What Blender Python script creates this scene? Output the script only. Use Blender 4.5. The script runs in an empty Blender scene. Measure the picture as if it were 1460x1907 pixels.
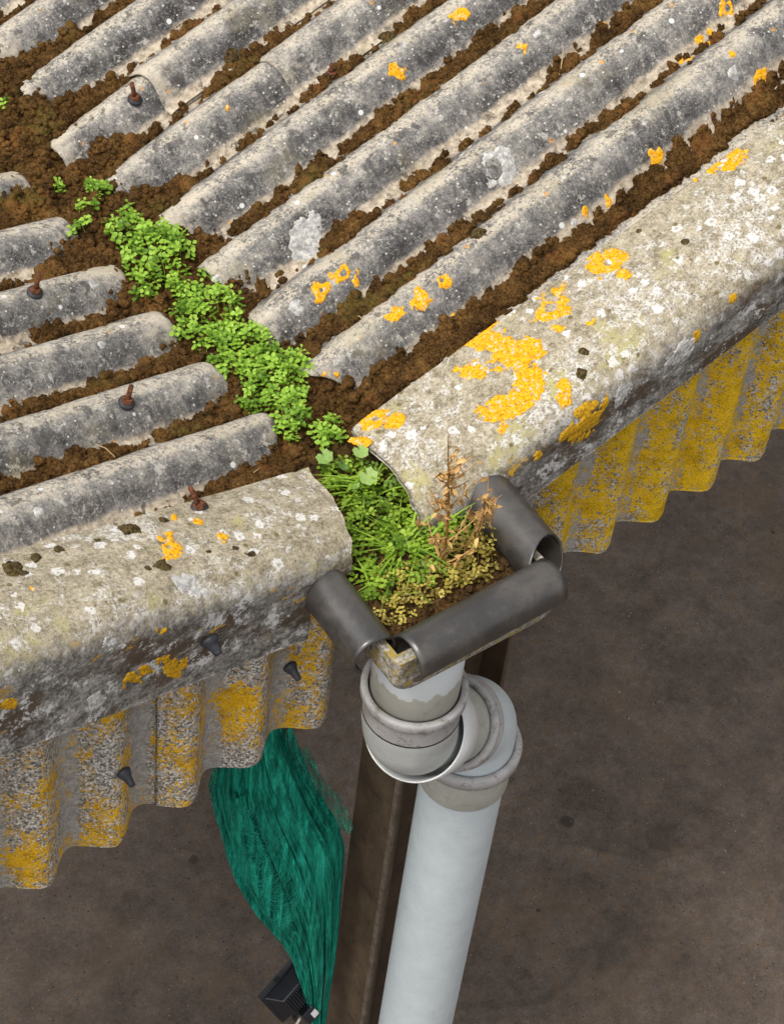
import bpy, bmesh, math, random
import numpy as np
from mathutils import Vector, Matrix

random.seed(7); RNG = np.random.default_rng(11)
SC = bpy.context.scene
COL = SC.collection

# ------------------------------------------------------------------ camera
CAM_R = Vector((0.7632, -0.6410, 0.0822)); CAM_U = Vector((0.4461, 0.6146, 0.6506)); CAM_F = Vector((0.4675, 0.4599, -0.7550))
CAM_P = Vector((-2.1168, -1.9667, 3.3780))
cd = bpy.data.cameras.new('camera'); cam = bpy.data.objects.new('camera', cd); COL.objects.link(cam)
mw = Matrix.Identity(4)
for i in range(3):
    mw[i][0] = CAM_R[i]; mw[i][1] = CAM_U[i]; mw[i][2] = -CAM_F[i]; mw[i][3] = CAM_P[i]
cam.matrix_world = mw
cd.sensor_fit = 'HORIZONTAL'; cd.sensor_width = 36.0; cd.lens = 36.0 * 4287.3 / 1460.0
cd.clip_start = 0.05; cd.clip_end = 400.0
SC.camera = cam

# ------------------------------------------------------------------ light: high thin overcast, soft sun from behind the gable
SUN = Vector((-0.46, -0.02, 0.87)).normalized()
elev = math.asin(SUN.z); azim = math.atan2(SUN.x, SUN.y)
world = bpy.data.worlds.new('World'); SC.world = world; world.use_nodes = True
wn = world.node_tree.nodes; wl = world.node_tree.links
bg = wn['Background']
sky = wn.new('ShaderNodeTexSky'); sky.sky_type = 'NISHITA'; sky.sun_disc = False
sky.sun_elevation = elev; sky.sun_rotation = azim; sky.air_density = 1.0; sky.dust_density = 4.0; sky.ozone_density = 1.0
hs = wn.new('ShaderNodeHueSaturation'); hs.inputs['Saturation'].default_value = 0.06
wl.new(sky.outputs['Color'], hs.inputs['Color']); wl.new(hs.outputs['Color'], bg.inputs['Color'])
bg.inputs['Strength'].default_value = 0.15
sd = bpy.data.lights.new('sun', 'SUN'); sd.energy = 1.2; sd.angle = math.radians(16); sd.color = (1.0, 0.92, 0.80)
so = bpy.data.objects.new('sun', sd); COL.objects.link(so)
so.rotation_euler = SUN.to_track_quat('Z', 'Y').to_euler(); so.location = (0, 3, 8)
SC.view_settings.view_transform = 'Standard'; SC.view_settings.look = 'None'
SC.view_settings.exposure = 0.50; SC.view_settings.gamma = 1.0; SC.view_settings.use_curve_mapping = False

# ------------------------------------------------------------------ numpy noise
def _h(ix, iy, s):
    v = (ix.astype(np.int64) * 374761393 + iy.astype(np.int64) * 668265263 + s * 974634777) & 0xFFFFFFFF
    v = ((v ^ (v >> 13)) * 1274126177) & 0xFFFFFFFF
    v = (v ^ (v >> 16)) & 0xFFFFFF
    return v / float(0xFFFFFF)
def vn(x, y, s=0):
    x = np.asarray(x, float); y = np.asarray(y, float)
    ix = np.floor(x); iy = np.floor(y); fx = x - ix; fy = y - iy
    fx = fx * fx * (3 - 2 * fx); fy = fy * fy * (3 - 2 * fy)
    a = _h(ix, iy, s); b = _h(ix + 1, iy, s); c = _h(ix, iy + 1, s); d = _h(ix + 1, iy + 1, s)
    return (a * (1 - fx) + b * fx) * (1 - fy) + (c * (1 - fx) + d * fx) * fy
def fbm(x, y, o=4, s=0):
    t = 0.0; a = 0.5; n = 0.0
    for i in range(o):
        t = t + a * vn(x * 2 ** i + 17.3 * i, y * 2 ** i - 9.1 * i, s + i); n += a; a *= 0.55
    return t / n
def worley(x, y, s=0):
    x = np.asarray(x, float); y = np.asarray(y, float)
    ix = np.floor(x); iy = np.floor(y); best = np.full(np.broadcast(x, y).shape, 9.0)
    for dx in (-1, 0, 1):
        for dy in (-1, 0, 1):
            cx = ix + dx; cy = iy + dy
            px = cx + _h(cx, cy, s); py = cy + _h(cx, cy, s + 51)
            best = np.minimum(best, (px - x) ** 2 + (py - y) ** 2)
    return np.sqrt(best)
def sstep(a, b, v):
    t = np.clip((v - a) / (b - a), 0, 1); return t * t * (3 - 2 * t)

# ------------------------------------------------------------------ object helpers
def mesh_data(name, V, F, mat, smooth=True, attrs=None):
    me = bpy.data.meshes.new(name)
    V = np.asarray(V, dtype=np.float32)
    if isinstance(F, np.ndarray):
        k = F.shape[1]; n = len(F)
        me.vertices.add(len(V)); me.vertices.foreach_set('co', V.ravel())
        me.loops.add(n * k); me.loops.foreach_set('vertex_index', F.astype(np.int32).ravel())
        me.polygons.add(n); me.polygons.foreach_set('loop_start', np.arange(0, n * k, k, dtype=np.int32))
        me.update(calc_edges=True)
    else:
        me.from_pydata(V.tolist(), [], [list(map(int, f)) for f in F])
    me.polygons.foreach_set('use_smooth', np.full(len(me.polygons), bool(smooth)))
    for k, v in (attrs or {}).items():
        a = me.attributes.new(k, 'FLOAT', 'POINT'); a.data.foreach_set('value', np.asarray(v, dtype=np.float32))
    if mat: me.materials.append(mat)
    me.validate(); me.update()
    return me
def link(name, me, parent=None):
    o = bpy.data.objects.new(name, me); COL.objects.link(o)
    if parent is not None: o.parent = parent
    return o
def part(name, V, F, mat, parent=None, smooth=True, attrs=None):
    return link(name, mesh_data(name, V, F, mat, smooth, attrs), parent)
def tag(o, label=None, cat=None, group=None, kind=None):
    if label: o['label'] = label
    if cat: o['category'] = cat
    if group: o['group'] = group
    if kind: o['kind'] = kind
    return o
def thing(name, label, cat, group=None, loc=None):
    o = bpy.data.objects.new(name, None); COL.objects.link(o); o.empty_display_size = 0.05
    if loc is not None: o.location = loc
    return tag(o, label, cat, group)
class MB:
    def __init__(s): s.V = []; s.F = []; s.n = 0
    def add(s, V, F):
        s.V.extend([tuple(v) for v in V]); s.F.extend([tuple(i + s.n for i in f) for f in F]); s.n = len(s.V); return s
    def build(s, name, mat, parent=None, smooth=True): return part(name, s.V, s.F, mat, parent, smooth)
def grid_faces(nu, nv, keep=None):
    i, j = np.meshgrid(np.arange(nu - 1), np.arange(nv - 1), indexing='ij')
    a = i * nv + j
    F = np.stack([a, a + nv, a + nv + 1, a + 1], -1).reshape(-1, 4)
    if keep is not None: F = F[keep.reshape(-1)]
    return F
def compact(V, F, *extra):
    u, inv = np.unique(F.ravel(), return_inverse=True)
    return (V[u], inv.reshape(F.shape)) + tuple(e[u] for e in extra)
def frame(d):
    d = Vector(d).normalized(); t = Vector((0, 0, 1)) if abs(d.z) < 0.9 else Vector((1, 0, 0))
    a = d.cross(t).normalized(); return a, d.cross(a).normalized(), d
def sweep(pts, radii, n=24, cap=False):
    pts = [Vector(p) for p in pts]; V = []; F = []
    a = None
    for i, p in enumerate(pts):
        d = (pts[min(i + 1, len(pts) - 1)] - pts[max(i - 1, 0)]).normalized()
        if a is None: a = frame(d)[0]
        a = (a - d * a.dot(d)).normalized(); b = d.cross(a)
        r = radii[i] if hasattr(radii, '__len__') else radii
        for k in range(n):
            t = 2 * math.pi * k / n; V.append(p + (a * math.cos(t) + b * math.sin(t)) * r)
    for i in range(len(pts) - 1):
        for k in range(n):
            k2 = (k + 1) % n; F.append((i * n + k, i * n + k2, (i + 1) * n + k2, (i + 1) * n + k))
    if cap:
        F.append(tuple(range(n))[::-1]); F.append(tuple((len(pts) - 1) * n + k for k in range(n)))
    return V, F
def lathe(profile, origin, axis, n=48, closed=False):
    o = Vector(origin); a, b, d = frame(axis); V = []; F = []
    m = len(profile)
    for r, s in profile:
        for k in range(n):
            t = 2 * math.pi * k / n; V.append(o + d * s + (a * math.cos(t) + b * math.sin(t)) * r)
    for i in range(m if closed else m - 1):
        i2 = (i + 1) % m
        for k in range(n):
            k2 = (k + 1) % n; F.append((i * n + k, i * n + k2, i2 * n + k2, i2 * n + k))
    return V, F
def boxm(c, ax, ay, az, hx, hy, hz, taper=1.0):
    c = Vector(c); V = []
    for sz in (-1, 1):
        t = taper if sz > 0 else 1.0
        for sx, sy in ((-1, -1), (1, -1), (1, 1), (-1, 1)):
            V.append(c + Vector(ax) * hx * sx * t + Vector(ay) * hy * sy * t + Vector(az) * hz * sz)
    return V, [(3, 2, 1, 0), (4, 5, 6, 7), (0, 1, 5, 4), (1, 2, 6, 5), (2, 3, 7, 6), (3, 0, 4, 7)]
def bevel(o, w=0.003, seg=2):
    m = o.modifiers.new('bevel', 'BEVEL'); m.width = w; m.segments = seg; m.limit_method = 'ANGLE'; return o

# ------------------------------------------------------------------ material helpers
class Mat:
    def __init__(s, name, rough=0.85, spec=0.3):
        s.m = bpy.data.materials.new(name); s.m.use_nodes = True; s.t = s.m.node_tree; s.b = s.t.nodes['Principled BSDF']
        s.b.inputs['Roughness'].default_value = rough; s.b.inputs['Specular IOR Level'].default_value = spec
        s.co = s.t.nodes.new('ShaderNodeTexCoord').outputs['Object']
    def put(s, sock, v):
        if hasattr(v, 'is_output'): s.t.links.new(v, sock)
        elif isinstance(v, (tuple, list)) and len(v) == 3 and sock.type == 'RGBA': sock.default_value = (*v, 1)
        else: sock.default_value = v
    def sc(s, x, y, z, vec=None):
        n = s.t.nodes.new('ShaderNodeVectorMath'); n.operation = 'MULTIPLY'; s.put(n.inputs[0], vec or s.co); n.inputs[1].default_value = (x, y, z); return n.outputs[0]
    def noise(s, scale, detail=4, rough=0.6, vec=None, dist=0.0):
        n = s.t.nodes.new('ShaderNodeTexNoise'); s.put(n.inputs['Vector'], vec or s.co)
        n.inputs['Scale'].default_value = scale; n.inputs['Detail'].default_value = detail; n.inputs['Roughness'].default_value = rough; n.inputs['Distortion'].default_value = dist
        return n.outputs['Fac']
    def vor(s, scale, vec=None, rnd=1.0):
        n = s.t.nodes.new('ShaderNodeTexVoronoi'); s.put(n.inputs['Vector'], vec or s.co); n.inputs['Scale'].default_value = scale; n.inputs['Randomness'].default_value = rnd
        sp = s.t.nodes.new('ShaderNodeSeparateColor'); s.t.links.new(n.outputs['Color'], sp.inputs[0])
        return n.outputs['Distance'], sp.outputs[0], sp.outputs[1], sp.outputs[2]
    def ramp(s, fac, stops):
        n = s.t.nodes.new('ShaderNodeValToRGB'); s.put(n.inputs[0], fac); e = n.color_ramp.elements
        while len(e) < len(stops): e.new(0.5)
        for i, (p, c) in enumerate(stops): e[i].position = p; e[i].color = (*c, 1) if len(c) == 3 else c
        return n.outputs[0]
    def mix(s, f, a, b):
        n = s.t.nodes.new('ShaderNodeMix'); n.data_type = 'RGBA'
        s.put(n.inputs[0], f); s.put(n.inputs[6], a); s.put(n.inputs[7], b); return n.outputs[2]
    def math(s, op, a, b=0.0, clamp=False):
        n = s.t.nodes.new('ShaderNodeMath'); n.operation = op; n.use_clamp = clamp; s.put(n.inputs[0], a); s.put(n.inputs[1], b); return n.outputs[0]
    def rng(s, v, a, b, lo=0.0, hi=1.0):
        n = s.t.nodes.new('ShaderNodeMapRange'); n.interpolation_type = 'SMOOTHSTEP'; s.put(n.inputs[0], v)
        for i, q in enumerate((a, b, lo, hi)): n.inputs[i + 1].default_value = q
        return n.outputs[0]
    def attr(s, name):
        n = s.t.nodes.new('ShaderNodeAttribute'); n.attribute_name = name; return n.outputs['Fac']
    def xyz(s):
        n = s.t.nodes.new('ShaderNodeSeparateXYZ'); s.put(n.inputs[0], s.co); return n.outputs
    def rand(s):
        return s.t.nodes.new('ShaderNodeObjectInfo').outputs['Random']
    def bump(s, h, strength=0.4, dist=0.003):
        n = s.t.nodes.new('ShaderNodeBump'); n.inputs['Strength'].default_value = strength; n.inputs['Distance'].default_value = dist
        s.put(n.inputs['Height'], h); s.t.links.new(n.outputs[0], s.b.inputs['Normal'])
    def col(s, c): s.put(s.b.inputs['Base Color'], c); return s
    def dots(s, scale, radius, chance, ch=1, edge=0.06):
        v = s.vor(scale); a = s.rng(v[0], radius, radius - edge); b = s.rng(v[ch], 1 - chance, 1 - chance + 0.01)
        return s.math('MULTIPLY', a, b)

def make_roof_mat():
    m = Mat('weathered_fibre_cement', 0.9, 0.2)
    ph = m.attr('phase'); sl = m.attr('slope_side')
    n1 = m.noise(11, 7, 0.68); st = m.noise(1.0, 5, 0.7, m.sc(95, 14, 14)); fi = m.noise(190, 5, 0.85); md = m.noise(48, 5, 0.75)
    v = m.math('ADD', m.math('MULTIPLY', n1, 0.40), m.math('MULTIPLY', st, 0.13))
    v = m.math('ADD', v, m.math('MULTIPLY', fi, 0.27)); v = m.math('ADD', v, m.math('MULTIPLY', md, 0.20))
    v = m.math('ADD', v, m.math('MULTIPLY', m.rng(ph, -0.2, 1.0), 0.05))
    v = m.math('ADD', v, m.math('MULTIPLY', m.math('SUBTRACT', m.rng(sl, -0.95, 0.55), 0.45), 0.030))  # ridge shading painted in: far flanks lighter, near flanks darker
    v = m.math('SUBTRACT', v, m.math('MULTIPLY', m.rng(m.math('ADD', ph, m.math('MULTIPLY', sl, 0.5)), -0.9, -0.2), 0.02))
    c = m.ramp(v, [(0.41, (0.034, 0.032, 0.032)), (0.475, (0.105, 0.101, 0.100)), (0.53, (0.20, 0.19, 0.178)), (0.60, (0.42, 0.385, 0.33))])
    # pale grain: cream light on crests and far flanks painted into the colour
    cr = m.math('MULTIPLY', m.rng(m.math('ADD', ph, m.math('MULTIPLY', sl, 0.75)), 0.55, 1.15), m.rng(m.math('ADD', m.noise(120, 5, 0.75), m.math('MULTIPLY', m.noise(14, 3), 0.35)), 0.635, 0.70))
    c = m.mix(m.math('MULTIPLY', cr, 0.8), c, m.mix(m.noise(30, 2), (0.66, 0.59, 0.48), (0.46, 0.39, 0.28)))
    c = m.mix(m.math('MULTIPLY', m.rng(m.noise(170, 4, 0.8), 0.56, 0.62), 0.55), c, (0.50, 0.46, 0.40))
    c = m.mix(m.math('MULTIPLY', m.rng(m.noise(140, 4, 0.8, m.sc(1.1, 1, 1)), 0.44, 0.38), 0.6), c, (0.06, 0.056, 0.055))
    ed = m.attr('cut_end'); c = m.mix(m.math('MULTIPLY', m.rng(m.math('ADD', ed, m.math('SUBTRACT', m.noise(45, 5, 0.75), 0.5)), 0.35, 0.75), 0.7), c, m.mix(fi, (0.40, 0.34, 0.26), (0.66, 0.59, 0.48)))
    c = m.mix(m.math('MULTIPLY', m.rng(m.math('ADD', m.noise(34, 5, 0.75), m.math('MULTIPLY', fi, 0.25)), 0.70, 0.78), 0.6), c, (0.55, 0.52, 0.47))
    # washed pale sand-coloured bottoms
    tr = m.math('MULTIPLY', m.rng(m.math('ADD', ph, m.math('MULTIPLY', m.noise(13, 5, 0.7), -1.0)), -0.98, -1.36), 0.85)
    c = m.mix(tr, c, m.ramp(m.noise(60, 6, 0.75), [(0.36, (0.22, 0.175, 0.125)), (0.5, (0.46, 0.385, 0.29)), (0.62, (0.66, 0.56, 0.43))]))
    # soot-dark blotches
    bl = m.rng(m.math('ADD', m.noise(24, 5, 0.65, None, 0.3), m.math('MULTIPLY', m.math('SUBTRACT', fi, 0.5), 0.25)), 0.575, 0.64)
    c = m.mix(m.math('MULTIPLY', bl, 0.72), c, (0.045, 0.043, 0.044))
    ol = m.rng(m.noise(7, 3), 0.56, 0.7)
    c = m.mix(m.math('MULTIPLY', ol, 0.3), c, (0.22, 0.19, 0.10))
    c = m.mix(m.dots(30, 0.22, 0.10, 1), c, (0.62, 0.62, 0.60))
    c = m.mix(m.dots(95, 0.26, 0.16, 2, 0.1), c, (0.55, 0.52, 0.46))
    c = m.mix(m.math('MULTIPLY', m.dots(34, 0.3, 0.06, 3, 0.2), m.rng(m.noise(150, 3), 0.45, 0.55)), c, (0.62, 0.30, 0.04))
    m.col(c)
    h = m.math('ADD', m.math('MULTIPLY', fi, 0.7), m.math('MULTIPLY', md, 0.8)); m.bump(h, 0.55, 0.003)
    return m.m
def make_verge_mat():
    m = Mat('lichen_crusted_cement', 0.92, 0.2)
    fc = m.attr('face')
    lo = m.noise(5.5, 4, 0.6); mid = m.noise(42, 6, 0.72); fi = m.noise(210, 4, 0.75)
    base = m.ramp(m.math('ADD', m.math('MULTIPLY', m.noise(28, 6, 0.75), 0.5), m.math('MULTIPLY', m.noise(170, 4, 0.85), 0.5)), [(0.40, (0.15, 0.125, 0.08)), (0.5, (0.34, 0.295, 0.21)), (0.60, (0.52, 0.46, 0.35))])
    base = m.mix(m.rng(m.noise(9, 3), 0.55, 0.72), base, (0.40, 0.36, 0.17))
    wm = m.math('ADD', m.math('MULTIPLY', mid, 0.6), m.math('ADD', m.math('MULTIPLY', lo, 0.34), m.math('MULTIPLY', fi, 0.2)))
    w = m.math('MULTIPLY', m.rng(wm, 0.585, 0.64), 0.85)
    white = m.ramp(m.noise(160, 4, 0.7), [(0.40, (0.24, 0.215, 0.18)), (0.48, (0.50, 0.47, 0.425)), (0.58, (0.68, 0.655, 0.61))])
    c = m.mix(w, base, white)
    vd = m.vor(36); vd0 = m.math('ADD', vd[0], m.math('MULTIPLY', m.math('SUBTRACT', m.noise(90, 4, 0.7), 0.5), 1.1)); ring = m.math('MULTIPLY', m.math('MULTIPLY', m.rng(vd0, 0.44, 0.38), m.rng(m.math('ADD', vd0, m.math('MULTIPLY', fi, 0.5)), 0.20, 0.45)), m.rng(vd[1], 0.80, 0.81))
    c = m.mix(m.math('MULTIPLY', ring, 0.85), c, (0.70, 0.68, 0.66))
    pits = m.rng(m.noise(130, 5, 0.8), 0.45, 0.38)
    c = m.mix(m.math('MULTIPLY', pits, 0.8), c, (0.11, 0.09, 0.065))
    gr = m.rng(m.noise(75, 4, 0.7, None, 0.5), 0.60, 0.66); c = m.mix(m.math('MULTIPLY', gr, 0.6), c, (0.22, 0.20, 0.18))
    c = m.mix(m.dots(44, 0.3, 0.10, 2, 0.12), c, (0.16, 0.13, 0.06))
    # face: darker overall, with brown dirt patches, pale crusts and a little orange
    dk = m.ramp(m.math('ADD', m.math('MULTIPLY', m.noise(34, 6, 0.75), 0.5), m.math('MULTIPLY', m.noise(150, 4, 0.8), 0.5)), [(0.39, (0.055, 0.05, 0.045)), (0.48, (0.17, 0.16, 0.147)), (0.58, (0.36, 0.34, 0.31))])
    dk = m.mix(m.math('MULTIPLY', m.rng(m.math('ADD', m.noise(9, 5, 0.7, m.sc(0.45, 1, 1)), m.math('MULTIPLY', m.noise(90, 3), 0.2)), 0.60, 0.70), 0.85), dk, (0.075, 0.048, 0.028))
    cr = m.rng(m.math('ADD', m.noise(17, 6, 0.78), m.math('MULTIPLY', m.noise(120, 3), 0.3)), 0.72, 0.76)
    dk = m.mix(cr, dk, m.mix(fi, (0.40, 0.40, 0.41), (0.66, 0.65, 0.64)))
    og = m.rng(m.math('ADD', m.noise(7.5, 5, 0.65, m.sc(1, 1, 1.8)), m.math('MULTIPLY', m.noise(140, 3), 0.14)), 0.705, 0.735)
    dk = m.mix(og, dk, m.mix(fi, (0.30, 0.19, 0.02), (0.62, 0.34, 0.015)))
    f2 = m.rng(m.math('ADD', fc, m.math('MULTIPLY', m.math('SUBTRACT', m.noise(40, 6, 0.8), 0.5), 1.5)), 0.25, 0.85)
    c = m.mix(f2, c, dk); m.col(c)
    m.bump(m.math('ADD', m.math('MULTIPLY', mid, 0.9), m.math('MULTIPLY', fi, 0.7)), 0.6, 0.004)
    return m.m
def make_clad_mat(name, thr, y1, y2, pale):
    m = Mat(name, 0.92, 0.2)
    ph = m.attr('phase'); top = m.attr('topness')
    v = m.vor(250, m.sc(1, 1, 0.8)); fi = m.noise(260, 3, 0.7); md = m.noise(60, 5, 0.75)
    peb = m.ramp(m.math('ADD', m.math('MULTIPLY', v[1], 0.6), m.math('MULTIPLY', md, 0.5)), [(0.30, (0.13, 0.122, 0.112)), (0.45, (0.25, 0.238, 0.225)), (0.62, (0.37, 0.35, 0.325)), (0.82, pale)])
    bare = m.ramp(m.noise(50, 5, 0.7), [(0.35, (0.27, 0.26, 0.245)), (0.65, (0.46, 0.44, 0.41))])
    bm = m.math('MAXIMUM', m.rng(m.math('ADD', ph, m.math('MULTIPLY', m.noise(12, 4, 0.7), -0.9)), -1.0, -1.25), m.math('MULTIPLY', m.rng(m.math('ADD', top, m.math('MULTIPLY', m.noise(14, 4), 0.5)), 0.95, 1.2), 0.9))
    c = m.mix(m.math('MULTIPLY', bm, 0.8), peb, bare)
    yy = m.math('ADD', m.math('ADD', m.math('MULTIPLY', m.noise(8, 5, 0.65, m.sc(1.6, 1, 0.8)), 0.55), m.math('MULTIPLY', m.noise(85, 4, 0.75), 0.36)), m.math('MULTIPLY', v[2], 0.09))
    yy = m.math('ADD', yy, m.math('MULTIPLY', bm, -0.045))
    yc = m.ramp(m.math('ADD', m.math('MULTIPLY', fi, 0.55), m.math('MULTIPLY', m.noise(24, 4), 0.45)), [(0.36, (y1[0] * 0.4, y1[1] * 0.4, y1[2])), (0.48, y1), (0.62, y2)])
    c = m.mix(m.rng(yy, thr - 0.012, thr + 0.045), c, yc)
    c = m.mix(m.math('MULTIPLY', m.rng(m.noise(140, 4, 0.8), 0.40, 0.34), 0.85), c, (0.06, 0.05, 0.035))
    m.col(c)
    m.bump(m.math('ADD', m.math('MULTIPLY', v[0], -0.8), m.math('MULTIPLY', md, 1.0)), 0.7, 0.004)
    return m.m
def make_simple(name, stops, scale, rough=0.8, spec=0.3, bump=0.2, detail=5, bscale=None, randomize=False):
    m = Mat(name, rough, spec)
    f = m.noise(scale, detail, 0.65)
    if randomize: f = m.math('ADD', m.math('MULTIPLY', f, 0.5), m.math('MULTIPLY', m.rand(), 0.5))
    m.col(m.ramp(f, stops))
    if bump: m.bump(m.noise(bscale or scale * 5, 3, 0.7), bump, 0.002)
    return m
STAINS = [((1.686,0.714,-3.450), 0.034, .75), ((1.358,0.511,-3.450), 0.012, .8), ((1.914,0.459,-3.450), 0.08, .35), ((1.800,0.771,-3.450), .10, .25), ((3.278,1.219,-3.450), 0.012, .9), ((0.538,1.387,-3.450), 0.02, .6), ((0.252,1.338,-3.450), 0.09, .25), ((2.540,0.908,-3.450), .25, .2), ((1.498,0.259,-3.450), .16, .2)]
def make_ground():
    m = Mat('dusty_concrete_yard', 0.95, 0.15)
    a = m.noise(0.9, 6, 0.65); b = m.noise(7, 6, 0.7); f = m.noise(120, 5, 0.85); s = m.noise(26, 4, 0.7)
    v = m.math('ADD', m.math('ADD', m.math('MULTIPLY', a, 0.26), m.math('MULTIPLY', b, 0.24)), m.math('ADD', m.math('MULTIPLY', f, 0.34), m.math('MULTIPLY', s, 0.16)))
    c = m.ramp(v, [(0.40, (0.058, 0.045, 0.036)), (0.5, (0.108, 0.085, 0.070)), (0.60, (0.18, 0.145, 0.118))])
    c = m.mix(m.math('MULTIPLY', m.rng(m.noise(2.2, 5, 0.7), 0.52, 0.68), 0.28), c, (0.15, 0.105, 0.065))
    c = m.mix(m.math('MULTIPLY', m.rng(m.noise(1.6, 5, 0.65, m.sc(1, 1, 1), 0.8), 0.60, 0.70), 0.4), c, (0.045, 0.04, 0.036))
    c = m.mix(m.math('MULTIPLY', m.rng(m.math('ADD', m.noise(38, 4, 0.75), m.math('MULTIPLY', b, 0.3)), 0.72, 0.78), 0.4), c, (0.16, 0.09, 0.035))
    for pc, pr, pa in STAINS:
        n = m.t.nodes.new('ShaderNodeVectorMath'); n.operation = 'DISTANCE'; m.put(n.inputs[0], m.co); n.inputs[1].default_value = pc
        dd = m.math('ADD', n.outputs['Value'], m.math('MULTIPLY', m.math('SUBTRACT', s, 0.5), pr * 0.9))
        c = m.mix(m.math('MULTIPLY', m.rng(dd, pr, pr * 0.55), pa), c, (0.028, 0.024, 0.021))
    c = m.mix(m.math('MULTIPLY', m.dots(70, 0.20, 0.08, 1, 0.08), 0.8), c, (0.24, 0.20, 0.16))
    c = m.mix(m.math('MULTIPLY', m.dots(60, 0.24, 0.10, 2, 0.08), 0.8), c, (0.03, 0.025, 0.02))
    c = m.mix(m.math('MULTIPLY', m.dots(50, 0.2, 0.08, 3, 0.08), 0.7), c, (0.22, 0.11, 0.03))
    m.col(c); m.bump(m.math('ADD', f, m.math('MULTIPLY', s, 1.5)), 0.5, 0.006)
    return m
M = {}
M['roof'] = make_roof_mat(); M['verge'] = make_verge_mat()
M['clad_l'] = make_clad_mat('lichen_speckled_cladding', 0.492, (0.64, 0.36, 0.010), (0.84, 0.50, 0.02), (0.68, 0.64, 0.58))
M['clad_r'] = make_clad_mat('yellow_lichen_cladding', 0.455, (0.66, 0.41, 0.010), (0.86, 0.56, 0.020), (0.58, 0.56, 0.53))
m = Mat('orange_lichen', 0.9, 0.15)
c = m.ramp(m.noise(200, 4, 0.8), [(0.38, (0.34, 0.15, 0.01)), (0.46, (0.66, 0.30, 0.008)), (0.56, (0.80, 0.40, 0.012)), (0.66, (0.84, 0.52, 0.04))]); m.col(m.mix(m.math('MULTIPLY', m.rng(m.noise(95, 4, 0.7), 0.57, 0.62), 0.75), c, (0.58, 0.52, 0.42))); m.bump(m.noise(300, 3), 0.5, 0.002); M['lichen'] = m.m
m = Mat('white_lichen', 0.92, 0.15); m.col(m.ramp(m.noise(90, 5, 0.7), [(0.38, (0.24, 0.235, 0.225)), (0.5, (0.40, 0.39, 0.375)), (0.62, (0.58, 0.57, 0.545))])); m.bump(m.noise(300, 3), 0.5, 0.002); M['wlichen'] = m.m
m = Mat('ochre_lichen', 0.92, 0.15); m.col(m.ramp(m.noise(190, 4, 0.8), [(0.38, (0.22, 0.12, 0.012)), (0.5, (0.50, 0.27, 0.012)), (0.62, (0.66, 0.38, 0.02))])); m.bump(m.noise(300, 3), 0.5, 0.002); M['ochre'] = m.m
def make_moss(name, cols):
    m = Mat(name, 1.0, 0.1)
    a = m.noise(16, 4, 0.65); f = m.noise(210, 4, 0.8)
    v = m.math('ADD', m.math('MULTIPLY', a, 0.40), m.math('MULTIPLY', f, 0.60)); c = m.ramp(v, cols)
    c = m.mix(m.math('MULTIPLY', m.rng(m.math('ADD', m.noise(5.5, 3, 0.6), m.math('MULTIPLY', m.noise(60, 3), 0.2)), 0.66, 0.78), 0.7), c, m.mix(f, (0.07, 0.052, 0.012), (0.16, 0.115, 0.03)))
    c = m.mix(m.math('MULTIPLY', m.rng(m.noise(11, 3, 0.6, None, 0.3), 0.58, 0.66), 0.6), c, m.mix(f, (0.10, 0.04, 0.012), (0.26, 0.115, 0.035)))
    m.col(c); m.bump(f, 0.8, 0.004); return m.m
M['moss'] = make_moss('brown_moss', [(0.37, (0.016, 0.008, 0.0035)), (0.46, (0.056, 0.029, 0.0095)), (0.55, (0.125, 0.065, 0.020)), (0.66, (0.25, 0.135, 0.042))])
M['soil'] = make_moss('mossy_soil', [(0.36, (0.028, 0.017, 0.008)), (0.50, (0.08, 0.045, 0.018)), (0.66, (0.16, 0.09, 0.03))])
M['dark_moss'] = make_simple('dark_cushion_moss', [(0.38, (0.028, 0.018, 0.008)), (0.62, (0.12, 0.088, 0.036))], 160, 1.0, 0.1, 0.8).m
def make_leaf(name, a, b, trans=0.35):
    m = Mat(name, 0.5, 0.35)
    v = m.math('ADD', m.math('MULTIPLY', m.noise(110, 3), 0.5), m.math('MULTIPLY', m.rand(), 0.5))
    c = m.ramp(v, [(0.28, tuple(q * 0.55 for q in a)), (0.5, tuple((p + q) / 2 for p, q in zip(a, b))), (0.74, b)]); m.col(c)
    tr = m.t.nodes.new('ShaderNodeBsdfTranslucent'); m.put(tr.inputs['Color'], c)
    mx = m.t.nodes.new('ShaderNodeMixShader'); mx.inputs[0].default_value = trans
    out = m.t.nodes['Material Output']; m.t.links.new(m.b.outputs[0], mx.inputs[1]); m.t.links.new(tr.outputs[0], mx.inputs[2]); m.t.links.new(mx.outputs[0], out.inputs['Surface'])
    return m.m
M['leaf'] = make_leaf('bright_leaf', (0.19, 0.39, 0.02), (0.40, 0.62, 0.08))
M['leaf_dark'] = make_leaf('deep_green_leaf', (0.15, 0.30, 0.012), (0.36, 0.52, 0.05))
M['grass'] = make_leaf('grass_blade', (0.20, 0.40, 0.02), (0.40, 0.60, 0.07))
M['round_leaf'] = make_leaf('pale_round_leaf', (0.22, 0.40, 0.09), (0.38, 0.54, 0.16))
M['dry_leaf'] = make_leaf('withered_yellow_leaf', (0.30, 0.23, 0.03), (0.56, 0.46, 0.10), 0.2)
M['dry'] = make_leaf('dead_stalk', (0.40, 0.20, 0.05), (0.72, 0.45, 0.17), 0.1)
m = Mat('black_split_pipe', 0.42, 1.0)
v = m.noise(9, 4, 0.6); m.col(m.ramp(m.math('ADD', m.math('MULTIPLY', v, 0.6), m.math('MULTIPLY', m.noise(240, 3), 0.4)), [(0.35, (0.018, 0.0165, 0.016)), (0.65, (0.044, 0.040, 0.037))]))
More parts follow.
